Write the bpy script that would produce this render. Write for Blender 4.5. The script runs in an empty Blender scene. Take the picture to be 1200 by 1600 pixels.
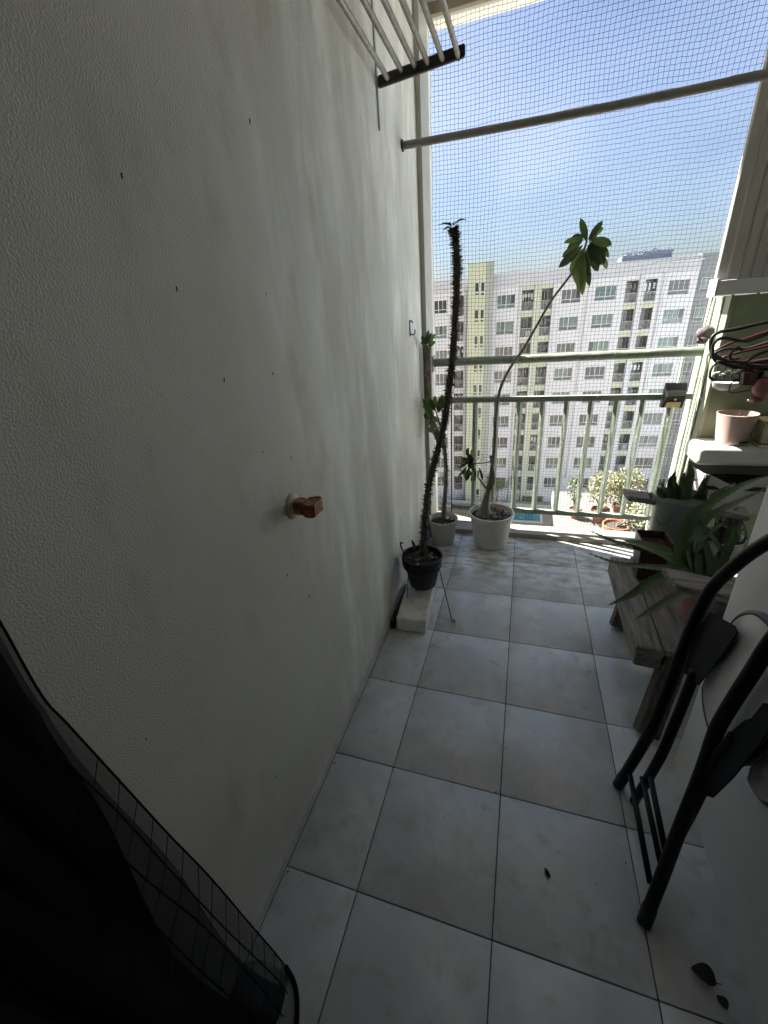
import bpy, bmesh, math, random
import numpy as np
from mathutils import Vector, Matrix
R = random.Random(7)
scn = bpy.context.scene
COL = scn.collection
# ------------------------------------------------------------------ camera
CP = np.array([0.63644, -0.57539, 1.56939]); FPX = 647.71
YAW, PITCH, ROLL = -0.33688, -0.43093, -0.078166
def _axes():
    cy, sy, cp, sp = math.cos(YAW), math.sin(YAW), math.cos(PITCH), math.sin(PITCH)
    f = np.array([sy*cp, cy*cp, sp]); r = np.array([cy, -sy, 0.]); u = np.cross(r, f)
    cr, sr = math.cos(ROLL), math.sin(ROLL)
    return cr*r+sr*u, -sr*r+cr*u, f
AR, AU, AF = _axes()
cam = bpy.data.cameras.new('camera'); camo = bpy.data.objects.new('camera', cam); COL.objects.link(camo)
cam.sensor_fit = 'HORIZONTAL'; cam.sensor_width = 36.0; cam.lens = FPX/1200*36.0
cam.clip_start = 0.02; cam.clip_end = 3000
m = Matrix(((AR[0], AU[0], -AF[0], CP[0]), (AR[1], AU[1], -AF[1], CP[1]), (AR[2], AU[2], -AF[2], CP[2]), (0, 0, 0, 1)))
camo.matrix_world = m
scn.camera = camo
# ------------------------------------------------------------------ light
SUN_EL = math.radians(47)
sdir = Vector((-1, 0.36, 0)).normalized()
sdir = Vector((sdir.x*math.cos(SUN_EL), sdir.y*math.cos(SUN_EL), math.sin(SUN_EL)))
sun = bpy.data.lights.new('sun', 'SUN'); sun.energy = 5.0; sun.angle = math.radians(0.6); sun.color = (1, .95, .86)
suno = bpy.data.objects.new('sun', sun); COL.objects.link(suno)
suno.rotation_euler = sdir.to_track_quat('Z', 'Y').to_euler()
w = bpy.data.worlds.new('World'); scn.world = w; w.use_nodes = True
nt = w.node_tree; nt.nodes.clear()
out = nt.nodes.new('ShaderNodeOutputWorld'); bg = nt.nodes.new('ShaderNodeBackground'); sky = nt.nodes.new('ShaderNodeTexSky')
sky.sky_type = 'NISHITA'; sky.sun_disc = False; sky.sun_elevation = SUN_EL
sky.sun_rotation = math.atan2(sdir.x, sdir.y)
sky.altitude = 20; sky.air_density = 1.1; sky.dust_density = 2.2; sky.ozone_density = 3.5
bg.inputs[1].default_value = 0.05
# thin cirrus over the blue, all round the sky
tc = nt.nodes.new('ShaderNodeTexCoord'); mp = nt.nodes.new('ShaderNodeMapping'); mp.inputs['Scale'].default_value = (1, 1, 1.8)
no = nt.nodes.new('ShaderNodeTexNoise'); no.inputs['Scale'].default_value = 1.7; no.inputs['Detail'].default_value = 3; no.inputs['Roughness'].default_value = .45
rp = nt.nodes.new('ShaderNodeMapRange'); rp.inputs[1].default_value = .42; rp.inputs[2].default_value = .85; rp.inputs[3].default_value = 0; rp.inputs[4].default_value = .16
mx = nt.nodes.new('ShaderNodeMix'); mx.data_type = 'RGBA'; mx.inputs[7].default_value = (7.2, 7.1, 7.8, 1)
L = nt.links.new
L(tc.outputs['Generated'], mp.inputs[0]); L(mp.outputs[0], no.inputs['Vector']); L(no.outputs['Fac'], rp.inputs[0]); L(rp.outputs[0], mx.inputs[0])
hs = nt.nodes.new('ShaderNodeHueSaturation'); hs.inputs['Saturation'].default_value = 1.12; hs.inputs['Hue'].default_value = .503; hs.inputs['Value'].default_value = .40
tn = nt.nodes.new('ShaderNodeMix'); tn.data_type = 'RGBA'; tn.blend_type = 'MULTIPLY'; tn.inputs[0].default_value = 1; tn.inputs[7].default_value = (.95, .96, 1.0, 1)
L(sky.outputs[0], hs.inputs['Color']); L(hs.outputs[0], tn.inputs[6]); L(tn.outputs[2], mx.inputs[6]); L(mx.outputs[2], bg.inputs[0]); L(bg.outputs[0], out.inputs[0])
vs = scn.view_settings; vs.view_transform = 'Standard'; vs.look = 'None'; vs.gamma = 1; vs.use_curve_mapping = False
vs.exposure = 3.15
scn.cycles.max_bounces = 10; scn.cycles.diffuse_bounces = 7; scn.cycles.glossy_bounces = 4; scn.cycles.transparent_max_bounces = 12
# ------------------------------------------------------------------ helpers
def ray(u, v): return AF + (u-600)/FPX*AR - (v-800)/FPX*AU
def at(u, v, Y):
    d = ray(u, v); t = (Y-CP[1])/d[1]; return Vector(CP+t*d)
def atx(u, v, X):
    d = ray(u, v); t = (X-CP[0])/d[0]; return Vector(CP+t*d)
def atz(u, v, Z):
    d = ray(u, v); t = (Z-CP[2])/d[2]; return Vector(CP+t*d)
def leanp(u, v, a=1.05, b=.16):
    d = ray(u, v); t = (a+b*CP[2]-CP[0])/(d[0]-b*d[2]); return Vector(CP+t*d)

def tagit(o, label=None, cat=None, group=None, kind=None):
    if label: o['label'] = label
    if cat: o['category'] = cat
    if group: o['group'] = group
    if kind: o['kind'] = kind
    return o
def thing(name, label, cat, loc=(0, 0, 0), group=None, rz=0):
    o = bpy.data.objects.new(name, None); COL.objects.link(o); o.location = loc; o.rotation_euler = (0, 0, rz)
    o.empty_display_size = .1
    return tagit(o, label, cat, group)
def copy_tree(o, parent=None):
    c = o.copy(); COL.objects.link(c); c.parent = parent
    for ch in [x for x in o.children]: copy_tree(ch, c)
    return c

class MB:
    def __init__(s): s.v = []; s.f = []; s.mi = []
    def add(s, vs_, fs, k=0):
        b = len(s.v); s.v += [tuple(x) for x in vs_]; s.f += [tuple(i+b for i in f) for f in fs]; s.mi += [k]*len(fs)
        return s
    def box(s, x0, x1, y0, y1, z0, z1, k=0):
        return s.add([(x0, y0, z0), (x1, y0, z0), (x1, y1, z0), (x0, y1, z0), (x0, y0, z1), (x1, y0, z1), (x1, y1, z1), (x0, y1, z1)],
                     [(0, 3, 2, 1), (4, 5, 6, 7), (0, 1, 5, 4), (1, 2, 6, 5), (2, 3, 7, 6), (3, 0, 4, 7)], k)
    def obox(s, c, ax, ay, az, k=0):
        c = Vector(c); ax = Vector(ax); ay = Vector(ay); az = Vector(az)
        vs_ = [c+sx*ax+sy*ay+sz*az for sz in (-1, 1) for sx, sy in ((-1, -1), (1, -1), (1, 1), (-1, 1))]
        return s.add(vs_, [(0, 3, 2, 1), (4, 5, 6, 7), (0, 1, 5, 4), (1, 2, 6, 5), (2, 3, 7, 6), (3, 0, 4, 7)], k)
    def prism(s, poly, off, k=0):
        n = len(poly); off = Vector(off); P = [Vector(p) for p in poly]
        return s.add(P+[p+off for p in P], [tuple(range(n))[::-1], tuple(range(n, 2*n))]+[(i, (i+1) % n, n+(i+1) % n, n+i) for i in range(n)], k)
    def tube(s, path, r, n=10, cap=True, closed=False, k=0):
        P = [Vector(p) for p in path]; m_ = len(P)
        rr = r if hasattr(r, '__len__') else [r]*m_
        up = None; vs_ = []
        for i in range(m_):
            a = P[(i-1) % m_] if (closed or i > 0) else P[i]; b = P[(i+1) % m_] if (closed or i < m_-1) else P[i]
            d = (b-a).normalized()
            if up is None:
                up = Vector((0, 0, 1)) if abs(d.z) < .9 else Vector((1, 0, 0))
            x = d.cross(up)
            if x.length < 1e-5: x = d.orthogonal()
            x.normalize(); up = x.cross(d).normalized()
            for j in range(n):
                t = 2*math.pi*j/n; vs_.append(P[i]+rr[i]*(math.cos(t)*x+math.sin(t)*up))
        fs = []
        for i in range(m_ if closed else m_-1):
            for j in range(n):
                a, b = i*n+j, i*n+(j+1) % n; c_, d_ = ((i+1) % m_)*n+(j+1) % n, ((i+1) % m_)*n+j
                fs.append((a, b, c_, d_))
        if cap and not closed: fs += [tuple(range(n))[::-1], tuple(range((m_-1)*n, m_*n))]
        return s.add(vs_, fs, k)
    def lathe(s, prof, c=(0, 0, 0), n=40, flute=0, nf=0, k=0, sx=1, sy=1):
        vs_ = []; fs = []
        for (r, z) in prof:
            for j in range(n):
                t = 2*math.pi*j/n; q = r*(1+flute*math.cos(nf*t)) if flute else r
                vs_.append((c[0]+q*math.cos(t)*sx, c[1]+q*math.sin(t)*sy, c[2]+z))
        for i in range(len(prof)-1):
            for j in range(n): fs.append((i*n+j, i*n+(j+1) % n, (i+1)*n+(j+1) % n, (i+1)*n+j))
        return s.add(vs_, fs, k)
    def build(s, name, mats, parent=None, smooth=None, bevel=0, label=None, cat=None, group=None, kind=None, seg=2, loc=None):
        me = bpy.data.meshes.new(name)
        off = Vector((0, 0, 0))
        if parent is not None:
            off = Vector(parent.location); q = parent.parent
            while q is not None: off = off+Vector(q.location); q = q.parent
        if loc is not None and parent is None: off = Vector(loc)
        vv = [(a[0]-off.x, a[1]-off.y, a[2]-off.z) for a in s.v]
        me.from_pydata(vv, [], s.f)
        if not hasattr(mats, '__len__'): mats = [mats]
        for q in mats: me.materials.append(q)
        if len(mats) > 1: me.polygons.foreach_set('material_index', s.mi)
        if smooth:
            me.shade_smooth()
            if smooth < 180: me.set_sharp_from_angle(angle=math.radians(smooth))
        me.update()
        o = bpy.data.objects.new(name, me); COL.objects.link(o)
        if parent is not None: o.parent = parent
        elif loc is not None: o.location = loc
        if bevel:
            b = o.modifiers.new('b', 'BEVEL'); b.width = bevel; b.segments = seg; b.limit_method = 'ANGLE'; b.angle_limit = math.radians(40)
            if not smooth: me.shade_smooth(); b.harden_normals = True
        return tagit(o, label, cat, group, kind)
def local_build(mb, name, mats, parent, **k):      # vertices already in the parent's own frame
    o = mb.build(name, mats, None, **k); o.parent = parent; return o
def bez(pts, n=8):
    P = [Vector(p) for p in pts]; P = [2*P[0]-P[1]]+P+[2*P[-1]-P[-2]]; o = []
    for i in range(1, len(P)-2):
        for k in range(n):
            t = k/n; a, b, c, d = P[i-1], P[i], P[i+1], P[i+2]
            o.append(.5*((2*b)+(c-a)*t+(2*a-5*b+4*c-d)*t*t+(3*b-a-3*c+d)*t**3))
    o.append(P[-2]); return o
def lerp(a, b, t): return a+(b-a)*t
# ------------------------------------------------------------------ materials
def mat(name, col, rough=.6, var=0.0, vscale=5, bump=0, bscale=60, metal=0, spec=.5, coord='Object', col2=None, stretch=(1, 1, 1), detail=6, speck=None, bdist=.002, coat=0, trans=0):
    m_ = bpy.data.materials.new(name); m_.use_nodes = True; n = m_.node_tree; N = n.nodes; b = N['Principled BSDF']
    b.inputs['Base Color'].default_value = (*col, 1); b.inputs['Roughness'].default_value = rough
    b.inputs['Metallic'].default_value = metal; b.inputs['Specular IOR Level'].default_value = spec
    if coat: b.inputs['Coat Weight'].default_value = coat
    t = N.new('ShaderNodeTexCoord'); src = t.outputs['Object']
    if coord == 'World':
        g = N.new('ShaderNodeNewGeometry'); src = g.outputs['Position']
    mpn = N.new('ShaderNodeMapping'); mpn.inputs['Scale'].default_value = stretch; n.links.new(src, mpn.inputs[0]); src = mpn.outputs[0]
    last = None
    if var or col2:
        x = N.new('ShaderNodeTexNoise'); x.inputs['Scale'].default_value = vscale; x.inputs['Detail'].default_value = detail
        n.links.new(src, x.inputs['Vector'])
        r_ = N.new('ShaderNodeMapRange'); r_.inputs[1].default_value = .3; r_.inputs[2].default_value = .7; n.links.new(x.outputs['Fac'], r_.inputs[0])
        q = N.new('ShaderNodeMix'); q.data_type = 'RGBA'
        c2 = col2 or tuple(max(0, c*(1-var)) for c in col)
        q.inputs[6].default_value = (*col, 1); q.inputs[7].default_value = (*c2, 1); n.links.new(r_.outputs[0], q.inputs[0]); last = q.outputs[2]
        rr = N.new('ShaderNodeMapRange'); rr.inputs[3].default_value = max(.03, rough-.08); rr.inputs[4].default_value = min(1, rough+.1); n.links.new(x.outputs['Fac'], rr.inputs[0]); n.links.new(rr.outputs[0], b.inputs['Roughness'])
    if speck:
        x2 = N.new('ShaderNodeTexNoise'); x2.inputs['Scale'].default_value = speck[1]; x2.inputs['Detail'].default_value = 3; n.links.new(src, x2.inputs['Vector'])
        r2 = N.new('ShaderNodeMapRange'); r2.inputs[1].default_value = speck[2]; r2.inputs[2].default_value = speck[2]+.06; n.links.new(x2.outputs['Fac'], r2.inputs[0])
        q2 = N.new('ShaderNodeMix'); q2.data_type = 'RGBA'; q2.inputs[6].default_value = (*col, 1); q2.inputs[7].default_value = (*speck[0], 1)
        if last is not None: n.links.new(last, q2.inputs[6])
        n.links.new(r2.outputs[0], q2.inputs[0]); last = q2.outputs[2]
    if last is not None: n.links.new(last, b.inputs['Base Color'])
    if bump:
        x3 = N.new('ShaderNodeTexNoise'); x3.inputs['Scale'].default_value = bscale; x3.inputs['Detail'].default_value = 4; n.links.new(src, x3.inputs['Vector'])
        bp = N.new('ShaderNodeBump'); bp.inputs['Strength'].default_value = bump; bp.inputs['Distance'].default_value = bdist
        n.links.new(x3.outputs['Fac'], bp.inputs['Height']); n.links.new(bp.outputs[0], b.inputs['Normal'])
    return m_
def add_tint(m_, col, scale, lo, hi, amt, stretch=(1, 1, 1), loc=(0, 0, 0), rot=(0, 0, 0), world=True, gate=None):
    """mix another real surface colour (scuffs, grime) over a material's colour by a noise mask"""
    n = m_.node_tree; N = n.nodes; b = N['Principled BSDF']; inp = b.inputs['Base Color']
    g = N.new('ShaderNodeNewGeometry'); mpn = N.new('ShaderNodeMapping'); mpn.inputs['Scale'].default_value = stretch; mpn.inputs['Location'].default_value = loc; mpn.inputs['Rotation'].default_value = rot
    if world: n.links.new(g.outputs['Position'], mpn.inputs[0])
    else:
        t = N.new('ShaderNodeTexCoord'); n.links.new(t.outputs['Object'], mpn.inputs[0])
    x = N.new('ShaderNodeTexNoise'); x.inputs['Scale'].default_value = scale; x.inputs['Detail'].default_value = 7; x.inputs['Roughness'].default_value = .6
    n.links.new(mpn.outputs[0], x.inputs['Vector'])
    r_ = N.new('ShaderNodeMapRange'); r_.inputs[1].default_value = lo; r_.inputs[2].default_value = hi; r_.inputs[4].default_value = amt
    n.links.new(x.outputs['Fac'], r_.inputs[0]); fac = r_.outputs[0]
    if gate:      # (axis, from, to): the marks fade in along a world axis
        sp = N.new('ShaderNodeSeparateXYZ'); n.links.new(g.outputs['Position'], sp.inputs[0])
        gr = N.new('ShaderNodeMapRange'); gr.interpolation_type = 'SMOOTHSTEP'; gr.inputs[1].default_value = gate[1]; gr.inputs[2].default_value = gate[2]
        n.links.new(sp.outputs[gate[0]], gr.inputs[0])
        mm = N.new('ShaderNodeMath'); mm.operation = 'MULTIPLY'; n.links.new(fac, mm.inputs[0]); n.links.new(gr.outputs[0], mm.inputs[1]); fac = mm.outputs[0]
    q = N.new('ShaderNodeMix'); q.data_type = 'RGBA'; q.inputs[7].default_value = (*col, 1)
    if inp.is_linked: n.links.new(inp.links[0].from_socket, q.inputs[6])
    else: q.inputs[6].default_value = inp.default_value
    n.links.new(fac, q.inputs[0]); n.links.new(q.outputs[2], inp)
    return m_
M = {}
M['wall'] = mat('painted_plaster', (.66, .652, .62), .62, .10, 1.1, bump=.62, bscale=270, coord='World', bdist=.0035, stretch=(1, 1, .85))
add_tint(M['wall'], (.90, .90, .895), 2.6, .48, .66, .8, stretch=(1, 1.7, .42), gate=(1, .3, 1.1))
add_tint(M['wall'], (.90, .90, .895), 3.4, .52, .66, .7, stretch=(1, 2.2, .55), loc=(3, 1, 7), rot=(.25, 0, 0), gate=(1, .2, .9))
add_tint(M['wall'], (.50, .48, .42), 2.0, .45, .7, .5, stretch=(1, 1.2, .9), loc=(0, 4, 2))
add_tint(M['wall'], (.52, .505, .41), 2.6, .5, .66, .5, stretch=(1, 1.5, .8), loc=(9, 2, 5), gate=(1, .3, 1.3))
add_tint(M['wall'], (.42, .40, .34), 4.5, .56, .7, .45, stretch=(1, 1.3, .6), loc=(2, 8, 1))
add_tint(M['wall'], (.14, .13, .11), 26, .735, .75, .8, stretch=(1, 1.4, .6), loc=(5, 5, 5))
M['wallR'] = mat('white_wall', (.84, .84, .83), .6, .1, 2.5, bump=.3, bscale=60, coord='World')
M['tile'] = mat('floor_tile', (.62, .65, .68), .27, .2, 3.2, bump=.08, bscale=25, coord='World', spec=.6, detail=9)
add_tint(M['tile'], (.76, .79, .82), 4.5, .5, .75, .6, loc=(2, 9, 0))
add_tint(M['tile'], (.44, .435, .415), 5, .48, .68, .6, loc=(7, 1, 0))
add_tint(M['tile'], (.33, .31, .28), 16, .56, .72, .5, loc=(3, 3, 0))
add_tint(M['tile'], (.22, .19, .15), 9, .46, .60, .7, loc=(1, 5, 0), stretch=(1, 2.2, 1), gate=(1, 1.5, 2.0))
M['grout'] = mat('grout', (.13, .13, .125), .9, .3, 12, coord='World')
M['skirt'] = mat('skirting_tile', (.60, .60, .59), .45, .2, 8, coord='World')
M['metal_post'] = mat('grey_post', (.46, .45, .42), .5, .12, 6)
M['rail'] = mat('pale_green_paint', (.30, .35, .285), .55, .25, 30, bump=.6, bscale=55, coord='World', speck=((.50, .54, .45), 60, .62))
M['rod'] = mat('curtain_rod', (.22, .21, .20), .4, .15, 9)
M['net'] = mat('net_cord', (.010, .018, .03), .7)
M['rope'] = mat('white_rope', (.8, .8, .78), .7)
M['green'] = mat('green_wall', (.22, .27, .175), .7, .2, 5, bump=.3, bscale=60, coord='World')
add_tint(M['green'], (.42, .46, .22), 3, .6, .8, .5)
M['jamb'] = mat('jamb_paint', (.33, .37, .27), .7, .25, 14, bump=.5, bscale=70, coord='World')
M['slat'] = mat('louvre_slat', (.55, .545, .53), .45, .1, 6, coord='World')
M['whitemetal'] = mat('white_metal', (.58, .59, .61), .4, .08, 8, coord='World')
M['steel'] = mat('steel_tube', (.30, .285, .26), .4, .35, 40, metal=.3, bump=.2, bscale=200)
M['blackplastic'] = mat('black_plastic', (.014, .0135, .013), .5, .3, 20)
M['blackmetal'] = mat('black_metal', (.006, .006, .0065), .5, .2, 20, spec=.25)
M['wire'] = mat('dark_wire', (.03, .03, .03), .5, metal=.3)
M['whitep'] = mat('white_plastic', (.66, .655, .63), .38, .08, 10, speck=((.42, .39, .33), 55, .68))
M['ribpot'] = mat('ribbed_pot_plastic', (.60, .59, .55), .5, .12, 9, speck=((.35, .3, .22), 30, .66))
M['soil'] = mat('soil', (.055, .04, .03), .95, .5, 40, bump=1, bscale=90, bdist=.01)
M['pebble'] = mat('pebble', (.16, .15, .145), .6, .5, 14)
M['pebble2'] = mat('pebble_pale', (.38, .34, .30), .6, .4, 14)
M['pebble3'] = mat('pebble_red', (.34, .18, .11), .7, .3, 14)
M['bark'] = mat('succulent_bark', (.145, .145, .10), .55, .35, 12, bump=.4, bscale=50, col2=(.21, .205, .155), stretch=(1, 1, 2))
M['spinystem'] = mat('spiny_stem', (.11, .10, .08), .8, .5, 40, bump=.8, bscale=60, bdist=.004)
M['thorn'] = mat('thorn', (.14, .125, .105), .7)
M['speckstem'] = mat('speckled_stem', (.20, .17, .13), .7, .4, 25, speck=((.36, .33, .26), 110, .58))
M['leaf'] = mat('leaf', (.085, .14, .045), .38, .35, 18)
M['leafl'] = mat('leaf_light', (.17, .24, .08), .42, .3, 18)
M['leafd'] = mat('leaf_dark', (.05, .078, .032), .32, .3, 18)
for k_ in ('leaf', 'leafl', 'leafd'):
    n__ = M[k_].node_tree; b_ = n__.nodes['Principled BSDF']; tl_ = n__.nodes.new('ShaderNodeBsdfTranslucent'); mx_ = n__.nodes.new('ShaderNodeMixShader'); mx_.inputs[0].default_value = .32
    n__.links.new(b_.inputs['Base Color'].links[0].from_socket, tl_.inputs['Color']); n__.links.new(b_.outputs[0], mx_.inputs[1]); n__.links.new(tl_.outputs[0], mx_.inputs[2]); n__.links.new(mx_.outputs[0], n__.nodes['Material Output'].inputs[0])
M['aloe'] = mat('aloe_leaf', (.085, .14, .05), .4, .3, 10, speck=((.12, .15, .08), 90, .68))
M['aloe2'] = mat('aloe_leaf_grey', (.15, .21, .12), .42, .3, 10, speck=((.18, .2, .13), 90, .66))
M['wood'] = mat('weathered_wood', (.20, .175, .145), .8, .5, 5, bump=.8, bscale=30, stretch=(1, 1, 1), col2=(.09, .075, .06), coord='Object', bdist=.004)
def woodgrain(name, c1, c2, stretch):
    q = mat(name, c1, .82, .5, 9, bump=.9, bscale=26, stretch=stretch, col2=c2, bdist=.004, detail=9)
    return add_tint(q, (.035, .03, .025), 30, .62, .68, .8, stretch=stretch, world=False)
M['woodY'] = woodgrain('weathered_wood_y', (.33, .31, .27), (.13, .115, .10), (6, .7, 6))
M['woodX'] = woodgrain('weathered_wood_x', (.32, .295, .265), (.12, .105, .09), (.7, 6, 6))
M['woodZ'] = woodgrain('weathered_wood_z', (.16, .135, .11), (.07, .055, .045), (6, 6, .8))
M['celadon'] = mat('grey_green_pot', (.20, .25, .24), .35, .08, 6)
M['brownpot'] = mat('brown_pot', (.07, .028, .02), .35, .2, 8)
M['pinkpot'] = mat('pink_pot', (.55, .27, .29), .45, .1, 8)
M['palepink'] = mat('pale_pink_pot', (.48, .35, .32), .45, .06, 8)
M['beigepot'] = mat('beige_pot', (.66, .63, .47), .6, .2, 30, speck=((.35, .32, .22), 120, .58))
M['greytrough'] = mat('grey_trough', (.36, .35, .34), .5, .15, 7)
M['seat'] = mat('white_vinyl', (.62, .61, .62), .42, .06, 5)
M['seatrim'] = mat('dark_trim', (.07, .07, .065), .3)
M['cardwall'] = M['wallR']
M['orangeplastic'] = mat('amber_plastic', (.30, .085, .03), .25, .25, 30)
M['suction'] = mat('yellowed_disc', (.62, .50, .34), .4, .15, 20)
M['lampblack'] = mat('lamp_black', (.004, .004, .0042), .6, spec=.25)
M['lampyellow'] = mat('led_panel', (.50, .36, .11), .4, .15, 60)
M['foam'] = mat('white_foam', (.80, .80, .79), .55, .08, 7, bump=.2, bscale=80, speck=((.35, .31, .25), 22, .66))
add_tint(M['foam'], (.42, .38, .31), 14, .5, .7, .6)
add_tint(M['whitep'], (.45, .41, .33), 11, .56, .74, .5)
M['hgreen'] = mat('hanger_dark_green', (.006, .014, .011), .3)
M['hred'] = mat('hanger_dark_red', (.045, .008, .012), .35)
M['hpink'] = mat('peg_pink', (.22, .07, .075), .35)
M['grey'] = mat('grey_cloth', (.12, .105, .11), .8, .3, 30)
M['dirt'] = mat('dry_leaf', (.03, .022, .018), .8)
def sheer(name, col, alpha):
    m_ = bpy.data.materials.new(name); m_.use_nodes = True; n = m_.node_tree; N = n.nodes; b = N['Principled BSDF']
    b.inputs['Base Color'].default_value = (*col, 1); b.inputs['Roughness'].default_value = .9; b.inputs['Specular IOR Level'].default_value = .08
    tr = N.new('ShaderNodeBsdfTransparent'); mix = N.new('ShaderNodeMixShader')
    t = N.new('ShaderNodeTexCoord'); wv = N.new('ShaderNodeTexVoronoi'); wv.inputs['Scale'].default_value = 420
    r_ = N.new('ShaderNodeMapRange'); r_.inputs[1].default_value = .1; r_.inputs[2].default_value = .6; r_.inputs[3].default_value = alpha-.04; r_.inputs[4].default_value = min(1, alpha+.04)
    n.links.new(t.outputs['Object'], wv.inputs['Vector']); n.links.new(wv.outputs['Distance'], r_.inputs[0]); n.links.new(r_.outputs[0], mix.inputs[0])
    n.links.new(tr.outputs[0], mix.inputs[1]); n.links.new(b.outputs[0], mix.inputs[2]); n.links.new(mix.outputs[0], N['Material Output'].inputs[0])
    return m_
M['sheer'] = sheer('sheer_black_mesh', (.012, .012, .012), .62)
M['sheer3'] = sheer('thin_black_mesh', (.03, .03, .03), .25)
M['sheer2'] = sheer('dense_black_mesh', (.010, .010, .010), .9)
M['blackcloth'] = mat('black_cloth', (.006, .006, .006), .95, spec=.05)
# far things
M['fac'] = mat('white_render', (.44, .44, .475), .8, .06, .6, coord='Object')
M['parapet'] = mat('grey_white_render', (.35, .36, .40), .8, .08, .5)
M['facgrey'] = mat('grey_render', (.17, .18, .19), .8, .1, .6)
M['facgreen'] = mat('lime_render', (.35, .375, .28), .8, .1, .6)
M['facgg'] = mat('shaded_green_render', (.24, .26, .235), .8, .1, .6)  # lime render with the tower's shading mixed into the colour
M['facblue'] = mat('pale_blue_render', (.55, .62, .66), .7, .1, .5)
M['frame'] = mat('white_window_frame', (.46, .46, .47), .5)
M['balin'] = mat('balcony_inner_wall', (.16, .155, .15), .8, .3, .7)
M['balrail'] = mat('balcony_railing', (.36, .36, .35), .6)
def glass(name, c):
    return mat(name, c, .15, .25, 1.2, spec=.6)
M['g0'] = glass('glass_teal_curtain', (.09, .14, .14)); M['g1'] = glass('glass_dark', (.03, .034, .04)); M['g2'] = glass('glass_grey_curtain', (.06, .062, .068)); M['g3'] = glass('glass_cream_curtain', (.095, .10, .10))
M['rooft'] = mat('rooftop_dark', (.10, .125, .17), .8, .3, 1)
M['paving'] = mat('cream_paving', (.20, .165, .11), .85, .15, .4, coord='World')
M['path'] = mat('path', (.26, .20, .13), .85, .2, .5, coord='World')
M['ground'] = mat('ground', (.38, .36, .31), .9, .25, .2, coord='World')
M['water'] = mat('pool_water', (.012, .13, .16), .12, .15, .8, bump=.15, bscale=2, coord='World', spec=.5)
M['coping'] = mat('pool_coping', (.38, .37, .33), .7, .1, 2)
M['hedge'] = mat('hedge_leaf', (.07, .10, .03), .7, .3, 3)
M['hedger'] = mat('hedge_leaf_red', (.24, .12, .05), .7, .3, 3)
M['treeleaf'] = mat('tree_leaf', (.18, .22, .05), .6, .4, 2)
M['treeleaf2'] = mat('tree_leaf_yellow', (.38, .34, .08), .6, .3, 2)
M['trunk'] = mat('tree_trunk', (.12, .09, .07), .9)
M['shrub'] = mat('shrub_leaf', (.20, .205, .05), .5, .4, 30)
M['shrub2'] = mat('shrub_leaf_pale', (.26, .23, .14), .6, .3, 30)
M['shrub3'] = mat('shrub_leaf_green', (.09, .13, .05), .5, .3, 30)
M['terra'] = mat('terracotta', (.33, .11, .05), .75, .25, 12)
M['concrete'] = mat('ledge_concrete', (.11, .105, .095), .85, .2, 3, coord='World')
M['sill'] = mat('sill_concrete', (.26, .25, .23), .7, .4, 8, bump=.3, bscale=40, coord='World', col2=(.30, .28, .24))
M['ceil'] = mat('ceiling_paint', (.85, .84, .82), .8, .05, 2, coord='World')
M['dark'] = mat('room_wall', (.22, .215, .20), .9)
M['soffit'] = mat('soffit_trim', (.34, .29, .23), .6, .2, 10, coord='World')

# ================================================================== SETTING: this balcony
YN = 2.45
# floor: grout bed with each tile its own slab
fl = thing('floor', None, None); tagit(fl, kind='structure')
MB().box(-.0, 3.2, -2.2, 2.36, -.12, -.0035).build('grout_bed', M['grout'], fl)
xs = [0.0, .252, .652, 1.052, 1.452, 1.852, 2.252, 2.652, 3.052]
ys = [-2.0+.4*i for i in range(11)]; ys.append(2.36)
G = .0018
meshes = {}
for i in range(len(xs)-1):
    for j in range(len(ys)-1):
        x0, x1, y0, y1 = xs[i]+G, xs[i+1]-G, ys[j]+G, ys[j+1]-G
        if i == 0: x0 = .012
        key = (round(x1-x0, 3), round(y1-y0, 3))
        if key in meshes:
            o = bpy.data.objects.new('tile', meshes[key]); COL.objects.link(o); o.parent = fl
            b = o.modifiers.new('b', 'BEVEL'); b.width = .0016; b.segments = 2
        else:
            o = MB().box(0, x1-x0, 0, y1-y0, -.009, 0).build('tile', M['tile'], None, bevel=.0016); meshes[key] = o.data; o.parent = fl
        o.location = (x0, y0, R.uniform(-.0004, .0004)); o.rotation_euler = (R.uniform(-.0007, .0007), R.uniform(-.0007, .0007), 0)
MB().box(0, 3.2, -2.2, 2.75, -.35, -.121).build('slab_edge', M['concrete'], fl)
# left wall
wl = MB().box(-.2, 0, -2.2, 2.66, -.35, 3.35).build('wall', M['wall'], None, kind='structure')
tagit(wl, 'grey painted plaster wall with pale scuffs running along the left of the balcony', 'wall')
for j in range(len(ys)-1):
    y0, y1 = ys[j]+.001, min(ys[j+1]-.001, 2.26)
    if y1-y0 < .05: continue
    MB().box(-.0, .011, y0, y1, .0005, .046+R.uniform(-.001, .001)).build('skirting', M['skirt'], wl, bevel=.002)
# small chips and marks standing on the wall paint
for (u, v, s_) in [(390, 190, 6), (276, 452, 5), (350, 594, 5), (426, 584, 4), (416, 460, 3), (190, 275, 5), (449, 899, 5), (483, 932, 7), (432, 1213, 5), (228, 1155, 3), (595, 635, 3), (455, 715, 4), (410, 706, 3)]:
    p = atx(u, v, .0008); l = s_*.0011
    MB().add([p+Vector((0, -l*.3, -l)), p+Vector((.001, l*.2, -l*.4)), p+Vector((.0012, l*.35, l)), p+Vector((0, -l*.25, l*.6))], [(0, 1, 2, 3)]).build('paint_chip', M['dirt'], wl)
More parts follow.
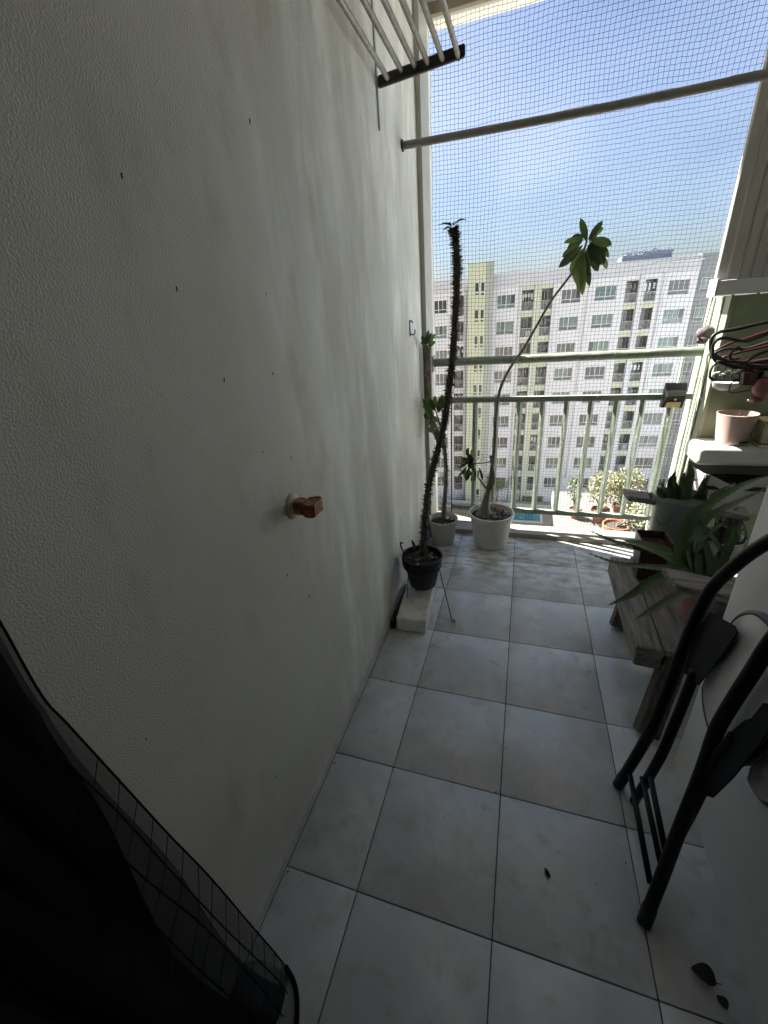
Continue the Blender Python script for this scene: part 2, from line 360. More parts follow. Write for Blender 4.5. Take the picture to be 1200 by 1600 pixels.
# right wall stub, back wall, niche walls, ceiling
t = MB().box(1.27, 1.42, -2.2, .70, -.0034, 3.05).build('wall', M['wallR'], None, kind='structure'); tagit(t, 'white wall end at the right edge behind the folded chair', 'wall')
t = MB().box(2.6, 2.75, .70, 2.75, -.0034, 3.05).build('wall', M['green'], None, kind='structure'); tagit(t, 'far side wall of the balcony niche, out past the plants', 'wall')
t = MB().box(1.42, 2.75, .55, .70, -.0034, 3.05).build('wall', M['wallR'], None, kind='structure'); tagit(t, 'inner wall of the niche behind the wooden chair', 'wall')
t = MB().box(-.2, 1.42, -2.4, -2.2, -.35, 3.35).build('wall', M['dark'], None, kind='structure'); tagit(t, 'dim back wall of the room behind the camera', 'wall')
c = MB().box(-.2, 2.75, -2.4, 2.40, 3.08, 3.35).build('ceiling', M['ceil'], None, kind='structure')
# outer beam with trim
bt = thing('beam', 'pale soffit beam with brown trim above the netted opening', 'beam', (0, 2.4, 3.0)); bt['kind'] = 'structure'
MB().box(0.001, 2.75, 2.405, 2.66, 3.03, 3.35).build('soffit', M['ceil'], bt)
MB().box(0.001, 2.75, 2.41, 2.44, 2.985, 3.029).build('trim', M['soffit'], bt)
MB().box(0.001, 2.75, 2.47, 2.50, 3.0, 3.029).build('track', M['whitemetal'], bt)
# green parapet wall on the right with jamb
g = thing('parapet_wall', 'green painted half wall with sunlit edge at the right of the railing', 'wall', (1.66, 2.33, 0)); g['kind'] = 'structure'
MB().box(1.672, 2.6, 2.33, 2.58, 0, 1.56).build('wall_panel', M['green'], g)
mb = MB(); mb.box(1.652, 1.671, 2.322, 2.60, 0.0, 1.56); mb.box(1.644, 1.651, 2.40, 2.43, 0, 1.56); mb.box(1.640, 1.651, 2.52, 2.60, 0, 1.56)
mb.build('jamb_strip', M['jamb'], g, bevel=.003)
# curb / sill under the railing
cb = thing('sill', 'low stained concrete kerb under the railing', 'kerb', (0, 2.36, 0)); cb['kind'] = 'structure'
MB().box(.001, 1.654, 2.36, 2.488, -.1, .036).build('kerb', M['sill'], cb, bevel=.004)
MB().box(.001, 1.9, 2.489, 2.525, -.12, .030).build('outer_ledge', M['concrete'], cb, bevel=.004)
# post on the wall
MB().box(.0005, .028, 2.25, 2.46, .0, 3.03).build('corner_post', M['metal_post'], None, bevel=.002, label='tall grey metal post fixed to the left wall at the edge of the net', cat='post', loc=(.014, 2.35, 0))
MB().tube([(1.553, 2.515, .008), (1.550, 2.515, 1.25)], .009, 8).build('net_pole', M['rope'], None, smooth=60, label='thin white vertical pole holding the right edge of the net', cat='pole', loc=(1.553, 2.515, 0))

# ================================================================== railing
rl = thing('balcony_railing', 'pale green painted metal railing with round top pipe and flat balusters', 'railing', (.15, YN, .036))
P = [Vector((.001+1.62*i/24, YN+R.uniform(-.0008, .0008), 1.277+R.uniform(-.001, .001))) for i in range(25)]
MB().tube(P, .027, 18).build('top_pipe', M['rail'], rl, smooth=60)
MB().box(.158, 1.62, YN-.018, YN+.018, 1.003, 1.038).build('upper_rail', M['rail'], rl, bevel=.002)
MB().box(.158, 1.62, YN-.016, YN+.016, .172, .205).build('lower_rail', M['rail'], rl, bevel=.002)
MB().box(.150, .157, YN-.012, YN+.012, .036, 1.06).build('end_bar', M['blackmetal'], rl)
for i in range(9):
    x = .322+.149*i+R.uniform(-.002, .002); rb = MB()
    q_ = .0185; dd_ = [(x-q_, YN-.004), (x+.003, YN-q_), (x+q_, YN+.004), (x-.003, YN+q_)]
    rb.prism([(a_, b_, .2055) for a_, b_ in dd_], (0, 0, .797))
    rb.build('baluster', M['rail'], rl, bevel=.002)
MB().box(.0285, .034, YN-.05, YN+.04, 1.22, 1.325).build('wall_flange', M['rail'], rl, bevel=.001)

# ================================================================== net
ncell = .0225; nx = int(1.60/ncell)+1; nz = int(2.98/ncell)+1
def npos(i, j):
    x = .032+i*ncell; z = .04+j*ncell
    wx = .0028*math.sin(j*.13+i*.05)+.002*math.sin(j*.31+1.3+i*.11); wz = .0035*math.sin(i*.12+j*.03)+.002*math.sin(i*.37+j*.07)+.0018*R.uniform(-1, 1)
    bul = .02*math.sin(math.pi*i/nx)*math.sin(math.pi*j/nz)
    return Vector((x+wx+.0018*R.uniform(-1, 1), 2.497+bul+.003*math.sin(i*.4)*math.sin(j*.21), z+wz))
NP = [[npos(i, j) for j in range(nz)] for i in range(nx)]
mb = MB(); rc = .0011
def cord(a, b, r):
    d = (b-a).normalized(); x = d.orthogonal().normalized(); y = d.cross(x)
    vs_ = [q+r*(math.cos(t_)*x+math.sin(t_)*y) for q in (a, b) for t_ in (0, 2.094, 4.189)]
    mb.add(vs_, [(0, 1, 4, 3), (1, 2, 5, 4), (2, 0, 3, 5)])
for i in range(nx):
    for j in range(nz):
        if i+1 < nx: cord(NP[i][j], NP[i+1][j], rc)
        if j+1 < nz: cord(NP[i][j], NP[i][j+1], rc)
        p = NP[i][j]; q = .0017
        mb.add([p+Vector(v_)*q for v_ in ((1, 0, 0), (-1, 0, 0), (0, 1, 0), (0, -1, 0), (0, 0, 1), (0, 0, -1))],
               [(0, 2, 4), (2, 1, 4), (1, 3, 4), (3, 0, 4), (2, 0, 5), (1, 2, 5), (3, 1, 5), (0, 3, 5)])
nt_ = thing('pigeon_net', 'fine dark knotted bird net stretched over the whole balcony opening', 'net', (.03, 2.5, .04))
mb.build('mesh_cords', M['net'], nt_)
e = MB()
e.tube([NP[i][0] for i in range(nx)], .0022, 6); e.tube([NP[i][nz-1] for i in range(nx)], .0022, 6)
e.tube([NP[0][j] for j in range(nz)], .002, 6); e.tube([NP[nx-1][j]+Vector((.002, 0, 0)) for j in range(nz)], .0022, 6)
e.build('edge_rope', M['rope'], nt_, smooth=180)

# ================================================================== rod, drying rack, louvre
a = Vector((.001, 1.925, 2.334)); b = Vector((2.59, 1.925, 2.345))
rd = thing('curtain_rod', 'grey rod spanning the balcony from the left wall in front of the net', 'rod', a)
P = [lerp(a, b, t_/30)+Vector((0, 0, -.02*math.sin(math.pi*t_/30))) for t_ in range(31)]
MB().tube(P, .0165, 16).build('tube', M['rod'], rd, smooth=60)
MB().tube([a, a+Vector((.006, 0, 0))], .024, 16).build('end_flange', M['blackplastic'], rd, smooth=40)
rk = thing('drying_rack', 'wall mounted clothes drying rack of steel tubes at the top of the left wall', 'drying rack', (0, 1.5, 2.43))
MB().box(.0004, .007, 1.547, 1.56, 2.285, 2.72).build('wall_bracket', M['whitemetal'], rk, bevel=.001)
for yy in (1.553, .55):
    mb = MB()
    a0 = Vector((.008, yy, 2.432)); a1 = Vector((.352, yy, 2.458)); mb.obox((a0+a1)/2, (a1-a0)/2, (0, .011, 0), (0, 0, .019))
    mb.build('arm', M['blackplastic'], rk, bevel=.008, seg=3)
MB().box(.0004, .007, .544, .557, 2.285, 2.72).build('wall_bracket', M['whitemetal'], rk, bevel=.001)
for (u, v) in [(607, 124), (628, 112), (649, 105), (669, 100), (692, 94), (716, 88)]:
    p = at(u, v, 1.553)
    MB().tube([(p.x, 1.566, p.z), (p.x, .54, p.z)], .0095, 12).build('tube', M['steel'], rk, smooth=50)
lv = thing('louvre_screen', 'grey vertical slat screen above the green half wall at upper right', 'screen', (1.6, 2.4, 1.56))
MB().box(1.581, 2.6, 2.32, 2.43, 1.566, 1.636).build('bottom_rail', M['whitemetal'], lv, bevel=.003)
MB().box(1.570, 1.580, 2.32, 2.43, 1.56, 1.645).build('end_cap', M['whitemetal'], lv, bevel=.002)
for i in range(20):
    x = 1.574+i*.0505
    mb = MB(); mb.add([(x, 2.35, 1.637), (x+.044, 2.365, 1.637), (x+.048, 2.378, 1.637), (x+.004, 2.363, 1.637), (x, 2.35, 3.028), (x+.044, 2.365, 3.028), (x+.048, 2.378, 3.028), (x+.004, 2.363, 3.028)],
                      [(0, 3, 2, 1), (4, 5, 6, 7), (0, 1, 5, 4), (1, 2, 6, 5), (2, 3, 7, 6), (3, 0, 4, 7)])
    mb.build('slat', M['slat'], lv)
    MB().box(x+.0448, x+.0478, 2.3595, 2.3625, 1.637, 3.028).build('slat_highlight', M['rope'], lv)  # pale bead added as a painted highlight along each slat
MB().box(1.575, 2.6, 2.384, 2.388, 1.637, 3.028).build('backing_sheet', M['rope'], lv)  # white sheet added so the gaps show as painted bright lines
for x in (1.67, 1.78, 1.95): MB().tube([(x, 2.36, 1.565), (x, 2.36, 1.552)], .007, 8).build('bolt', M['blackmetal'], lv)

# ================================================================== plants: leaf builders
def leaf_mesh(mb, base, tip, wid, nrm=(0, 0, 1), fold=.35, droop=.0, n=7, shape='ob'):
    base = Vector(base); tip = Vector(tip); d = tip-base; Ln = d.length; dn = d.normalized(); nn = Vector(nrm); nn = (nn-nn.dot(dn)*dn)
    if nn.length < 1e-3: nn = dn.orthogonal()
    nn.normalize(); s = dn.cross(nn)
    vs_ = []
    for i in range(n+1):
        t_ = i/n
        wv = {'ob': math.sin(math.pi*min(1, t_**1.25))**.6*.46, 'lance': (math.sin(math.pi*t_**.8))*.5}[shape]
        if i == 0: wv = .06
        if i == n: wv = .02
        c = base+d*t_+nn*(droop*Ln*4*t_*(1-t_))
        vs_ += [c-s*wid*wv+nn*wid*wv*fold, c-nn*.0004, c+s*wid*wv+nn*wid*wv*fold]
    fs = []
    for i in range(n):
        a = 3*i; fs += [(a, a+1, a+4, a+3), (a+1, a+2, a+5, a+4)]
    mb.add(vs_, fs)
def pot_profile(rt, rb, h, rim=.01, th=.004):
    return [(0.001, 0.0), (rb*.92, 0.0), (rb, .006), (lerp(rb, rt, .5), h*.5), (rt-.003, h-rim*2), (rt+rim*.5, h-rim*1.9), (rt+rim*.6, h-.002), (rt+rim*.2, h), (rt-th, h-.002), (rt-th*2, h-.03), (rt-th*2-.01, h-.06)]
def pebbles(parent, cx, cy, z, r, n, mats, s0=.012, s1=.022, rng=R):
    for i in range(n):
        a = rng.uniform(0, 6.28); q = r*math.sqrt(rng.uniform(0, 1)); mb = MB(); s = rng.uniform(s0, s1)
        me = bmesh.new(); bmesh.ops.create_icosphere(me, subdivisions=1, radius=1)
        for v_ in me.verts: v_.co *= rng.uniform(.82, 1.12)
        rot = Matrix.Rotation(rng.uniform(0, 6), 3, 'Z') @ Matrix.Rotation(rng.uniform(-.5, .5), 3, 'X')
        sc = Vector((s, s*rng.uniform(.55, .85), s*rng.uniform(.35, .6)))
        vs_ = [rot @ Vector((v_.co.x*sc.x, v_.co.y*sc.y, v_.co.z*sc.z))+Vector((cx+q*math.cos(a), cy+q*math.sin(a), z+rng.uniform(0, .008))) for v_ in me.verts]
        mb.add(vs_, [tuple(x.index for x in f.verts) for f in me.faces]); me.free()
        mb.build('pebble', rng.choice(mats), parent, smooth=70)
def thorns(path, rad, n, ln, rng=R):
    mb = MB(); m_ = len(path)
    for i in range(n):
        t_ = rng.uniform(0, m_-1.01); k = int(t_); p = lerp(path[k], path[k+1], t_-k); d = (path[k+1]-path[k]).normalized()
        x = d.orthogonal().normalized(); y = d.cross(x); a = rng.uniform(0, 6.28); o = math.cos(a)*x+math.sin(a)*y
        r_ = rad[k] if hasattr(rad, '__len__') else rad; b_ = p+o*r_*.9; tp = b_+(o+d*rng.uniform(-.2, .5))*ln*rng.uniform(.6, 1.2)
        s = o.cross(d).normalized(); q = .0027
        mb.add([b_+d*q, b_-d*q*.6+s*q, b_-d*q*.6-s*q, tp], [(0, 1, 3), (1, 2, 3), (2, 0, 3)])
    return mb

# --- tall bottle-trunked plant in white pot
ad = thing('potted_plant', 'tall leaning succulent tree with swollen base in a round white plastic pot', 'potted plant', (.48, 2.245, 0))
PC = (.475, 2.235, 0)
MB().lathe(pot_profile(.152, .118, .262, .014), PC, 56).build('pot', M['whitep'], ad, smooth=40)
MB().lathe([(.001, .232), (.10, .234), (.146, .228)], PC, 32).build('soil', M['soil'], ad, smooth=180)
pebbles(ad, PC[0], PC[1], .238, .128, 60, [M['pebble'], M['pebble'], M['pebble'], M['pebble2']], .013, .026)
pebbles(ad, PC[0]+.03, PC[1]+.07, .245, .03, 2, [M['pebble3']], .028, .03)
pts = [at(u, v, 2.235) for u, v in [(757, 806), (758, 790), (762, 770), (767, 745), (770, 722), (773, 690), (775, 650), (781, 610), (797, 575), (818, 545), (838, 510), (860, 472), (880, 445), (897, 422), (910, 398), (917, 376)]]
path = bez(pts, 4); nP = len(path)
def trad(t_): return .046*math.exp(-t_*22)+.019*math.exp(-t_*5)+.0055+.004*(1-t_)
rad = [trad(i/(nP-1)) for i in range(nP)]
mb = MB().tube(path, rad, 16)
mb.build('trunk', M['bark'], ad, smooth=180)
br = MB()
br.tube(bez([at(u, v, 2.225) for u, v in [(768, 765), (772, 752), (771, 738), (768, 722), (766, 712)]], 5), [.009]*10+[.008]*11, 8)
br.tube(bez([at(u, v, 2.22) for u, v in [(770, 728), (766, 722), (752, 724), (740, 724), (735, 722)]], 5), .0042, 8)
br.tube(bez([at(u, v, 2.22) for u, v in [(762, 768), (757, 760), (750, 750), (746, 742)]], 5), [.0075]*6+[.006]*5+[.004]*5, 8)
br.tube(bez([at(u, v, 2.22) for u, v in [(748, 724), (753, 718), (755, 713), (752, 709)]], 4), .0022, 6)
br.build('branch', M['bark'], ad, smooth=180)
crown = [(917, 378, 907, 341, .026, 'leaf'), (919, 374, 942, 345, .024, 'leaf'), (920, 372, 943, 355, .026, 'leafl'), (922, 374, 956, 383, .036, 'leaf'), (921, 380, 951, 392, .03, 'leafd'),
         (920, 382, 944, 413, .044, 'leafd'), (938, 398, 948, 420, .026, 'leafl'), (920, 384, 927, 416, .04, 'leafd'), (917, 388, 915, 440, .03, 'leaf'), (912, 396, 904, 458, .036, 'leafl'),
         (912, 388, 891, 426, .036, 'leafl'), (910, 384, 873, 418, .034, 'leafd'), (912, 374, 886, 389, .032, 'leafd'), (912, 371, 881, 379, .022, 'leafl'), (914, 370, 893, 371, .024, 'leafd'), (921, 377, 932, 362, .03, 'leafl'),
         (908, 392, 900, 444, .034, 'leaf'), (918, 384, 936, 404, .04, 'leaf'), (914, 392, 921, 448, .026, 'leafd'), (910, 398, 910, 462, .028, 'leafl'), (922, 392, 934, 424, .032, 'leafd'), (909, 378, 878, 402, .028, 'leaf'), (906, 400, 896, 436, .028, 'leafl'), (920, 378, 952, 402, .026, 'leaf')]
for (u0, v0, u1, v1, wd, mt) in crown:
    yb = 2.235; ty = yb+R.uniform(-.06, .06)
    mb = MB(); leaf_mesh(mb, at(u0, v0, yb), at(u1, v1, ty), wd*1.45, (R.uniform(-.35, .35), -1, R.uniform(.1, .6)), R.uniform(.15, .4), R.uniform(-.05, .12), 9)
    mb.build('leaf', M[mt], ad, smooth=180)
for k in range(24):
    a = (737+R.uniform(-8, 5), 722+R.uniform(-12, 18)); ang = R.uniform(0.3, 2.8); ln = R.uniform(10, 19)
    mb = MB(); leaf_mesh(mb, at(*a, 2.22), at(a[0]+ln*math.cos(ang)*.8-5, a[1]+ln*math.sin(ang)*(1 if R.random() < .75 else -.8), 2.22+R.uniform(-.03, .03)), .028, (R.uniform(-1, 1), -1, R.uniform(-.3, 1)), .5, .1, 6)
    mb.build('leaf', M[R.choice(['leaf', 'leafd', 'leafd', 'leafl'])], ad, smooth=180)
for (u0, v0, u1, v1) in [(748, 730, 754, 750), (742, 732, 741, 752), (736, 738, 727, 752), (730, 728, 716, 745), (733, 722, 715, 732)]:
    mb = MB(); leaf_mesh(mb, at(u0, v0, 2.2), at(u1, v1, 2.18), .02, (.3, -1, .4), .6, .15, 7); mb.build('leaf', M['leafd'], ad, smooth=180)

# --- spiny plant in black pot on wire stand
SC = (.142, 1.44, 0)
st = thing('plant_stand', 'thin black wire plant stand with hooked feet holding the black pot', 'plant stand', SC)
ring = [(SC[0]+.108*math.cos(t_*.2618), SC[1]+.108*math.sin(t_*.2618), .262) for t_ in range(24)]
MB().tube(ring, .004, 8, closed=True).build('ring', M['wire'], st, smooth=180)
for (a, ex) in ((-.25, 1), (2.2, .6), (4.1, .55)):
    cx, sy = math.cos(a), math.sin(a)
    rf = .205*ex+.02
    foot = Vector((SC[0]+rf*cx, SC[1]+rf*sy*1.0, .004))
    if a == -.25: foot = Vector((.338, 1.292, .005))
    foot.x = max(foot.x, .02); top = Vector((SC[0]+.108*cx, SC[1]+.108*sy, .262))
    top.x = max(top.x, .012)
    dv = Vector((foot.x-SC[0], foot.y-SC[1], 0)).normalized()
    pth = [top+Vector((0, 0, .0)), lerp(top, foot, .5), foot, foot+dv*.012+Vector((0, 0, .0)), foot+dv*.022+Vector((0, 0, .008)), foot+dv*.018+Vector((0, 0, .02)), foot+dv*.006+Vector((0, 0, .018))]
    MB().tube(pth, .0028, 8).build('leg', M['wire'], st, smooth=180)
hk = bez([at(u, v, 1.36) for u, v in [(643, 892), (634, 889), (630, 880), (631, 866), (627, 855), (626, 848), (630, 849)]], 4)
MB().tube(hk, .0045, 8).build('hooked_handle', M['blackplastic'], st, smooth=180)
sp = thing('potted_plant', 'tall thorny black stemmed plant in a black pot standing near the left wall', 'potted plant', (SC[0], SC[1], .12))
MB().lathe(pot_profile(.112, .078, .20, .012), (SC[0], SC[1], .13), 48).build('pot', M['blackplastic'], sp, smooth=40)
MB().lathe([(.001, .173), (.07, .175), (.106, .168)], (SC[0], SC[1], .13), 28).build('soil', M['soil'], sp, smooth=180)
pebbles(sp, SC[0], SC[1], .305, .085, 16, [M['pebble'], M['pebble2'], M['pebble']], .010, .02)
pts = [at(u, v, 1.45) for u, v in [(660, 868), (662, 840), (665, 800), (670, 760), (680, 718), (690, 680), (697, 645), (702, 605), (707, 560), (711, 500), (714, 440), (714, 400), (711, 370), (708, 356)]]
path = bez(pts, 5); rad = [.0165-.004*i/len(path)+.0014*math.sin(i*1.1) for i in range(len(path))]
rad[-1] = .006; rad[-2] = .011
MB().tube(path, rad, 12).build('stem', M['spinystem'], sp, smooth=180)
thorns(path, rad, 1900, .019).build('thorns', M['thorn'], sp, kind='stuff')
for (u0, v0, u1, v1) in [(708, 356, 684, 353), (708, 354, 731, 344), (707, 357, 691, 362), (709, 352, 712, 346), (706, 355, 697, 349)]:
    mb = MB(); leaf_mesh(mb, at(u0, v0, 1.45), at(u1, v1, 1.44), .02, (0, -.6, 1), .4, .15, 6, 'lance'); mb.build('leaf', M['leafd'], sp, smooth=180)
mb = MB(); leaf_mesh(mb, at(648, 862, 1.40), at(643, 843, 1.40), .022, (1, -1, 0), .3, .1, 6, 'ob'); mb.build('leaf', M['leaf'], sp, smooth=180)

# --- ribbed pot in corner
QC = (.128, 2.20, 0)
rp_ = thing('potted_plant', 'leafy branching thorny plant in a ribbed off-white pot in the wall corner', 'potted plant', (QC[0], QC[1], 0))
MB().lathe([(.001, 0), (.075, 0), (.08, .008), (.098, .17), (.108, .175), (.11, .2), (.104, .202), (.098, .19), (.09, .15)], QC, 96, flute=.018, nf=22).build('pot', M['ribpot'], rp_, smooth=60)
MB().lathe([(.001, .17), (.06, .172), (.094, .166)], QC, 28).build('soil', M['soil'], rp_, smooth=180)
pebbles(rp_, QC[0], QC[1], .178, .07, 9, [M['pebble2'], M['foam'], M['pebble']], .012, .022)
def stemy(px, y, r0, r1, mt, th, tl, name='stem'):
    path = bez([at(u, v, y) for u, v in px], 5); n_ = len(path); rad = [lerp(r0, r1, i/(n_-1)) for i in range(n_)]
    for q in path: q.x = max(q.x, r0+.004)
    MB().tube(path, rad, 10).build(name, M[mt], rp_, smooth=180)
    if th: thorns(path, rad, th, tl).build('thorns', M['thorn'], rp_, kind='stuff')
stemy([(692, 815), (695, 780), (697, 740), (695, 705), (690, 690)], 2.2, .0145, .012, 'speckstem', 420, .015)
stemy([(690, 694), (683, 680), (676, 662), (671, 640), (669, 600), (668, 565), (668, 540)], 2.2, .022, .026, 'speckstem', 260, .010)
stemy([(690, 694), (683, 688), (676, 672), (669, 652)], 2.18, .006, .004, 'speckstem', 0, 0, 'branch')
stemy([(691, 692), (690, 672), (685, 655), (680, 640)], 2.19, .006, .004, 'speckstem', 0, 0, 'branch')
stemy([(692, 690), (694, 670), (692, 650), (690, 636)], 2.21, .006, .004, 'speckstem', 0, 0, 'branch')
lv_ = [(668, 538, 659, 524), (669, 538, 682, 522), (668, 536, 670, 516), (669, 540, 681, 534), (668, 538, 657, 535), (670, 538, 676, 520),
       (684, 640, 695, 618), (682, 640, 690, 624), (680, 642, 672, 622), (678, 640, 662, 625), (676, 642, 660, 634), (675, 645, 664, 640), (684, 645, 690, 634), (686, 640, 697, 628), (680, 638, 680, 618), (672, 652, 660, 622), (668, 668, 678, 676), (669, 655, 664, 645), (690, 640, 686, 622), (679, 650, 684, 660), (676, 675, 684, 668), (690, 638, 697, 618), (678, 632, 668, 616), (686, 634, 692, 616)]
for (u0, v0, u1, v1) in lv_:
    a = at(u0, v0, 2.15); b = at(u1, v1, 2.13+R.uniform(-.04, .02)); a.x = max(a.x, .01); b.x = max(b.x, .008)
    mb = MB(); leaf_mesh(mb, a, b, .034, (R.uniform(-.6, .6), -1, R.uniform(0, .8)), .4, .08, 7)
    mb.build('leaf', M[R.choice(['leaf', 'leafl', 'leafl', 'leafl'])], rp_, smooth=180)
# --- white foam block
hb = thing('foam_block', 'long white foam block with a black cross mark lying under the black pot', 'foam block', (.12, 1.35, 0))
mb = MB(); mb.obox((.124, 1.335, .046), (.084, .004, 0), (-.012, .185, 0), (0, 0, .045)); mb.build('block', M['foam'], hb, bevel=.014, seg=4)
mb = MB(); mb.obox((.198, 1.335, .05), (.008, 0, 0), (-.011, .178, 0), (0, 0, .043)); mb.build('raised_rim', M['foam'], hb, bevel=.004)
cp = atz(652, 922, .0925); mb = MB(); mb.obox(cp, (.012, 0, 0), (0, .0022, 0), (0, 0, .001)); mb.obox(cp+Vector((0, 0, .0005)), (.0022, 0, 0), (0, .012, 0), (0, 0, .001)); mb.build('cross_mark', M['blackplastic'], hb)
mb = MB(); mb.box(.0125, .034, 1.16, 1.52, .001, .06); mb.build('black_strip', M['blackplastic'], None, bevel=.003, label='black strip tucked between foam block and left wall', cat='strip', loc=(.02, 1.3, 0))

# --- amber clip and small hook on left wall
ck = thing('wall_clip', 'amber plastic broom clip on a yellowed disc stuck to the left wall', 'clip', (0, .43, 1.09))
cc = atx(457, 790, 0); cy_, cz_ = cc.y, cc.z
vs_ = []
mb = MB()
prof = [(.0005, .040), (.004, .040), (.009, .034), (.011, .02), (.012, .001)]
n = 28
for (x_, r_) in prof:
    for j in range(n): t_ = 2*math.pi*j/n; vs_.append((x_, cy_+r_*math.cos(t_), cz_+r_*math.sin(t_)))
fs = [(i*n+j, i*n+(j+1) % n, (i+1)*n+(j+1) % n, (i+1)*n+j) for i in range(4) for j in range(n)]
mb.add(vs_, fs); mb.build('adhesive_disc', M['suction'], ck, smooth=180)
mb = MB(); mb.box(.012, .045, cy_-.022, cy_+.022, cz_-.022, cz_+.022); mb.build('clip_body', M['orangeplastic'], ck, bevel=.008, seg=3)
for s_ in (-1, 1):
    p = [(.045, cy_+s_*.02, cz_), (.060, cy_+s_*.030, cz_), (.078, cy_+s_*.032, cz_), (.084, cy_+s_*.020, cz_), (.080, cy_+s_*.010, cz_)]
    pr_ = bez(p, 4); mb = MB()
    for k in range(len(pr_)-1):
        a, b = pr_[k], pr_[k+1]; d = (b-a).normalized(); s = Vector((-d.y, d.x, 0))*.0028
        mb.obox((a+b)/2, (b-a)/2*1.05, s, (0, 0, .020))
    mb.build('jaw', M['orangeplastic'], ck)
mb = MB(); [mb.obox((.070, cy_, cz_-.016+.008*k), (.018, 0, 0), (0, .027, 0), (0, 0, .002)) for k in range(5)]; mb.build('grip_ribs', M['orangeplastic'], ck)
hk_ = thing('wall_hook', 'small dark metal hook screwed to the left wall near the post', 'hook', (0, 1.93, 1.52))
MB().box(.0005, .004, 1.922, 1.936, 1.478, 1.562).build('plate', M['wire'], hk_)
MB().tube(bez([(.003, 1.929, 1.492), (.02, 1.929, 1.485), (.03, 1.929, 1.497), (.03, 1.929, 1.512)], 5), .0035, 8).build('hook', M['wire'], hk_, smooth=180)
MB().tube(bez([(.003, 1.929, 1.558), (.014, 1.929, 1.556), (.018, 1.929, 1.545)], 5), .003, 8).build('peg', M['wire'], hk_, smooth=180)

# ================================================================== right side: solar lamp, shelf, pots
sl = thing('solar_lamp', 'black solar wall lamp with a yellow led panel on the railing', 'lamp', (1.5, 2.40, 1.03))
q = [at(u, v, 2.40) for u, v in [(1040, 600), (1076, 600), (1066, 638), (1031, 638)]]
fr = [Vector(p)+Vector((0, -.035, 0)) for p in q]
# wedge: top edge at the back, front slanting forward, panel underneath
tl, tr = at(1041, 599, 2.41), at(1075, 599, 2.41); ml, mr = at(1042, 620, 2.31), at(1072, 619, 2.31); bl, br_ = at(1032, 637, 2.385), at(1066, 637, 2.385)
mb = MB(); mb.add([tl, tr, mr, ml, bl, br_, tl+Vector((0, .025, 0)), tr+Vector((0, .025, 0)), bl+Vector((0, .04, .0)), br_+Vector((0, .04, 0))],
                  [(0, 1, 2, 3), (3, 2, 5, 4), (0, 3, 4, 8, 6), (1, 7, 9, 5, 2), (6, 7, 1, 0), (4, 5, 9, 8), (6, 8, 9, 7)])
mb.build('housing', M['lampblack'], sl, bevel=.003)
def quadon(a, b, c, d, f0, f1, g0, g1, off):
    def P_(s, t_): return lerp(lerp(a, b, s), lerp(d, c, s), t_)
    n = (b-a).cross(d-a).normalized()*off
    return [P_(f0, g0)+n, P_(f1, g0)+n, P_(f1, g1)+n, P_(f0, g1)+n]
qv = quadon(ml, mr, br_, bl, .14, .86, .42, .95, -.002)
nn = (mr-ml).cross(bl-ml).normalized()
if nn.y > 0: nn = -nn
qv = [lerp(lerp(ml, mr, s), lerp(bl, br_, s), t_)+nn*.002 for s, t_ in ((.15, .45), (.85, .45), (.85, .94), (.15, .94))]
MB().prism(qv, nn*.002).build('led_panel', M['lampyellow'], sl)
sc_ = lerp(lerp(ml, mr, .5), lerp(bl, br_, .5), .2)+nn*.004
bm = bmesh.new(); bmesh.ops.create_icosphere(bm, subdivisions=2, radius=.007); mb = MB(); mb.add([v_.co+sc_ for v_ in bm.verts], [tuple(x.index for x in f.verts) for f in bm.faces]); bm.free(); mb.build('sensor', M['rope'], sl, smooth=180)
bm = bmesh.new(); bmesh.ops.create_icosphere(bm, subdivisions=1, radius=.003); mb = MB(); mb.add([v_.co+lerp(tl, tr, .5)+Vector((0, -.002, -.004)) for v_ in bm.verts], [tuple(x.index for x in f.verts) for f in bm.faces]); bm.free(); mb.build('screw', M['steel'], sl, smooth=180)

mb = MB(); mb.box(1.60, 2.25, 2.105, 2.325, .69, .80)
mb.build('wall_shelf', M['whitep'], None, bevel=.03, seg=5, label='thick white rounded shelf on the green wall under the pots', cat='shelf', loc=(1.6, 2.3, .7))
# pale pink pot leaning a little
pk = thing('flower_pot', 'pale pink flower pot of dry soil on the white shelf', 'flower pot', (1.78, 2.2, .801), 'pots on the white shelf')
MB().lathe([(.001, 0), (.064, 0), (.069, .006), (.073, .03), (.094, .165), (.095, .168), (.091, .169), (.089, .15), (.085, .12)], (1.775, 2.2, .8015), 48).build('pot', M['palepink'], pk, smooth=40)
MB().lathe([(.001, .138), (.06, .14), (.087, .133)], (1.775, 2.2, .8015), 28).build('soil', M['soil'], pk, smooth=180)
MB().box(1.79, 1.83, 2.128, 2.136, .820, .827).build('drain_slot', M['blackplastic'], pk)
for k in range(10):
    a = R.uniform(0, 6.28); q = .065*R.random(); p = Vector((1.775+q*math.cos(a), 2.2+q*math.sin(a), .94)); MB().tube([p, p+Vector((R.uniform(-.02, .02), R.uniform(-.02, .02), R.uniform(.005, .03)))], .0015, 5).build('dry_twig', M['trunk'], pk)
bg_ = thing('flower_pot', 'square beige speckled pot in a saucer beside the pale pink pot', 'flower pot', (1.97, 2.2, .801), 'pots on the white shelf')
mb = MB(); a, b_, z0, z1 = .062, .082, .816, .925
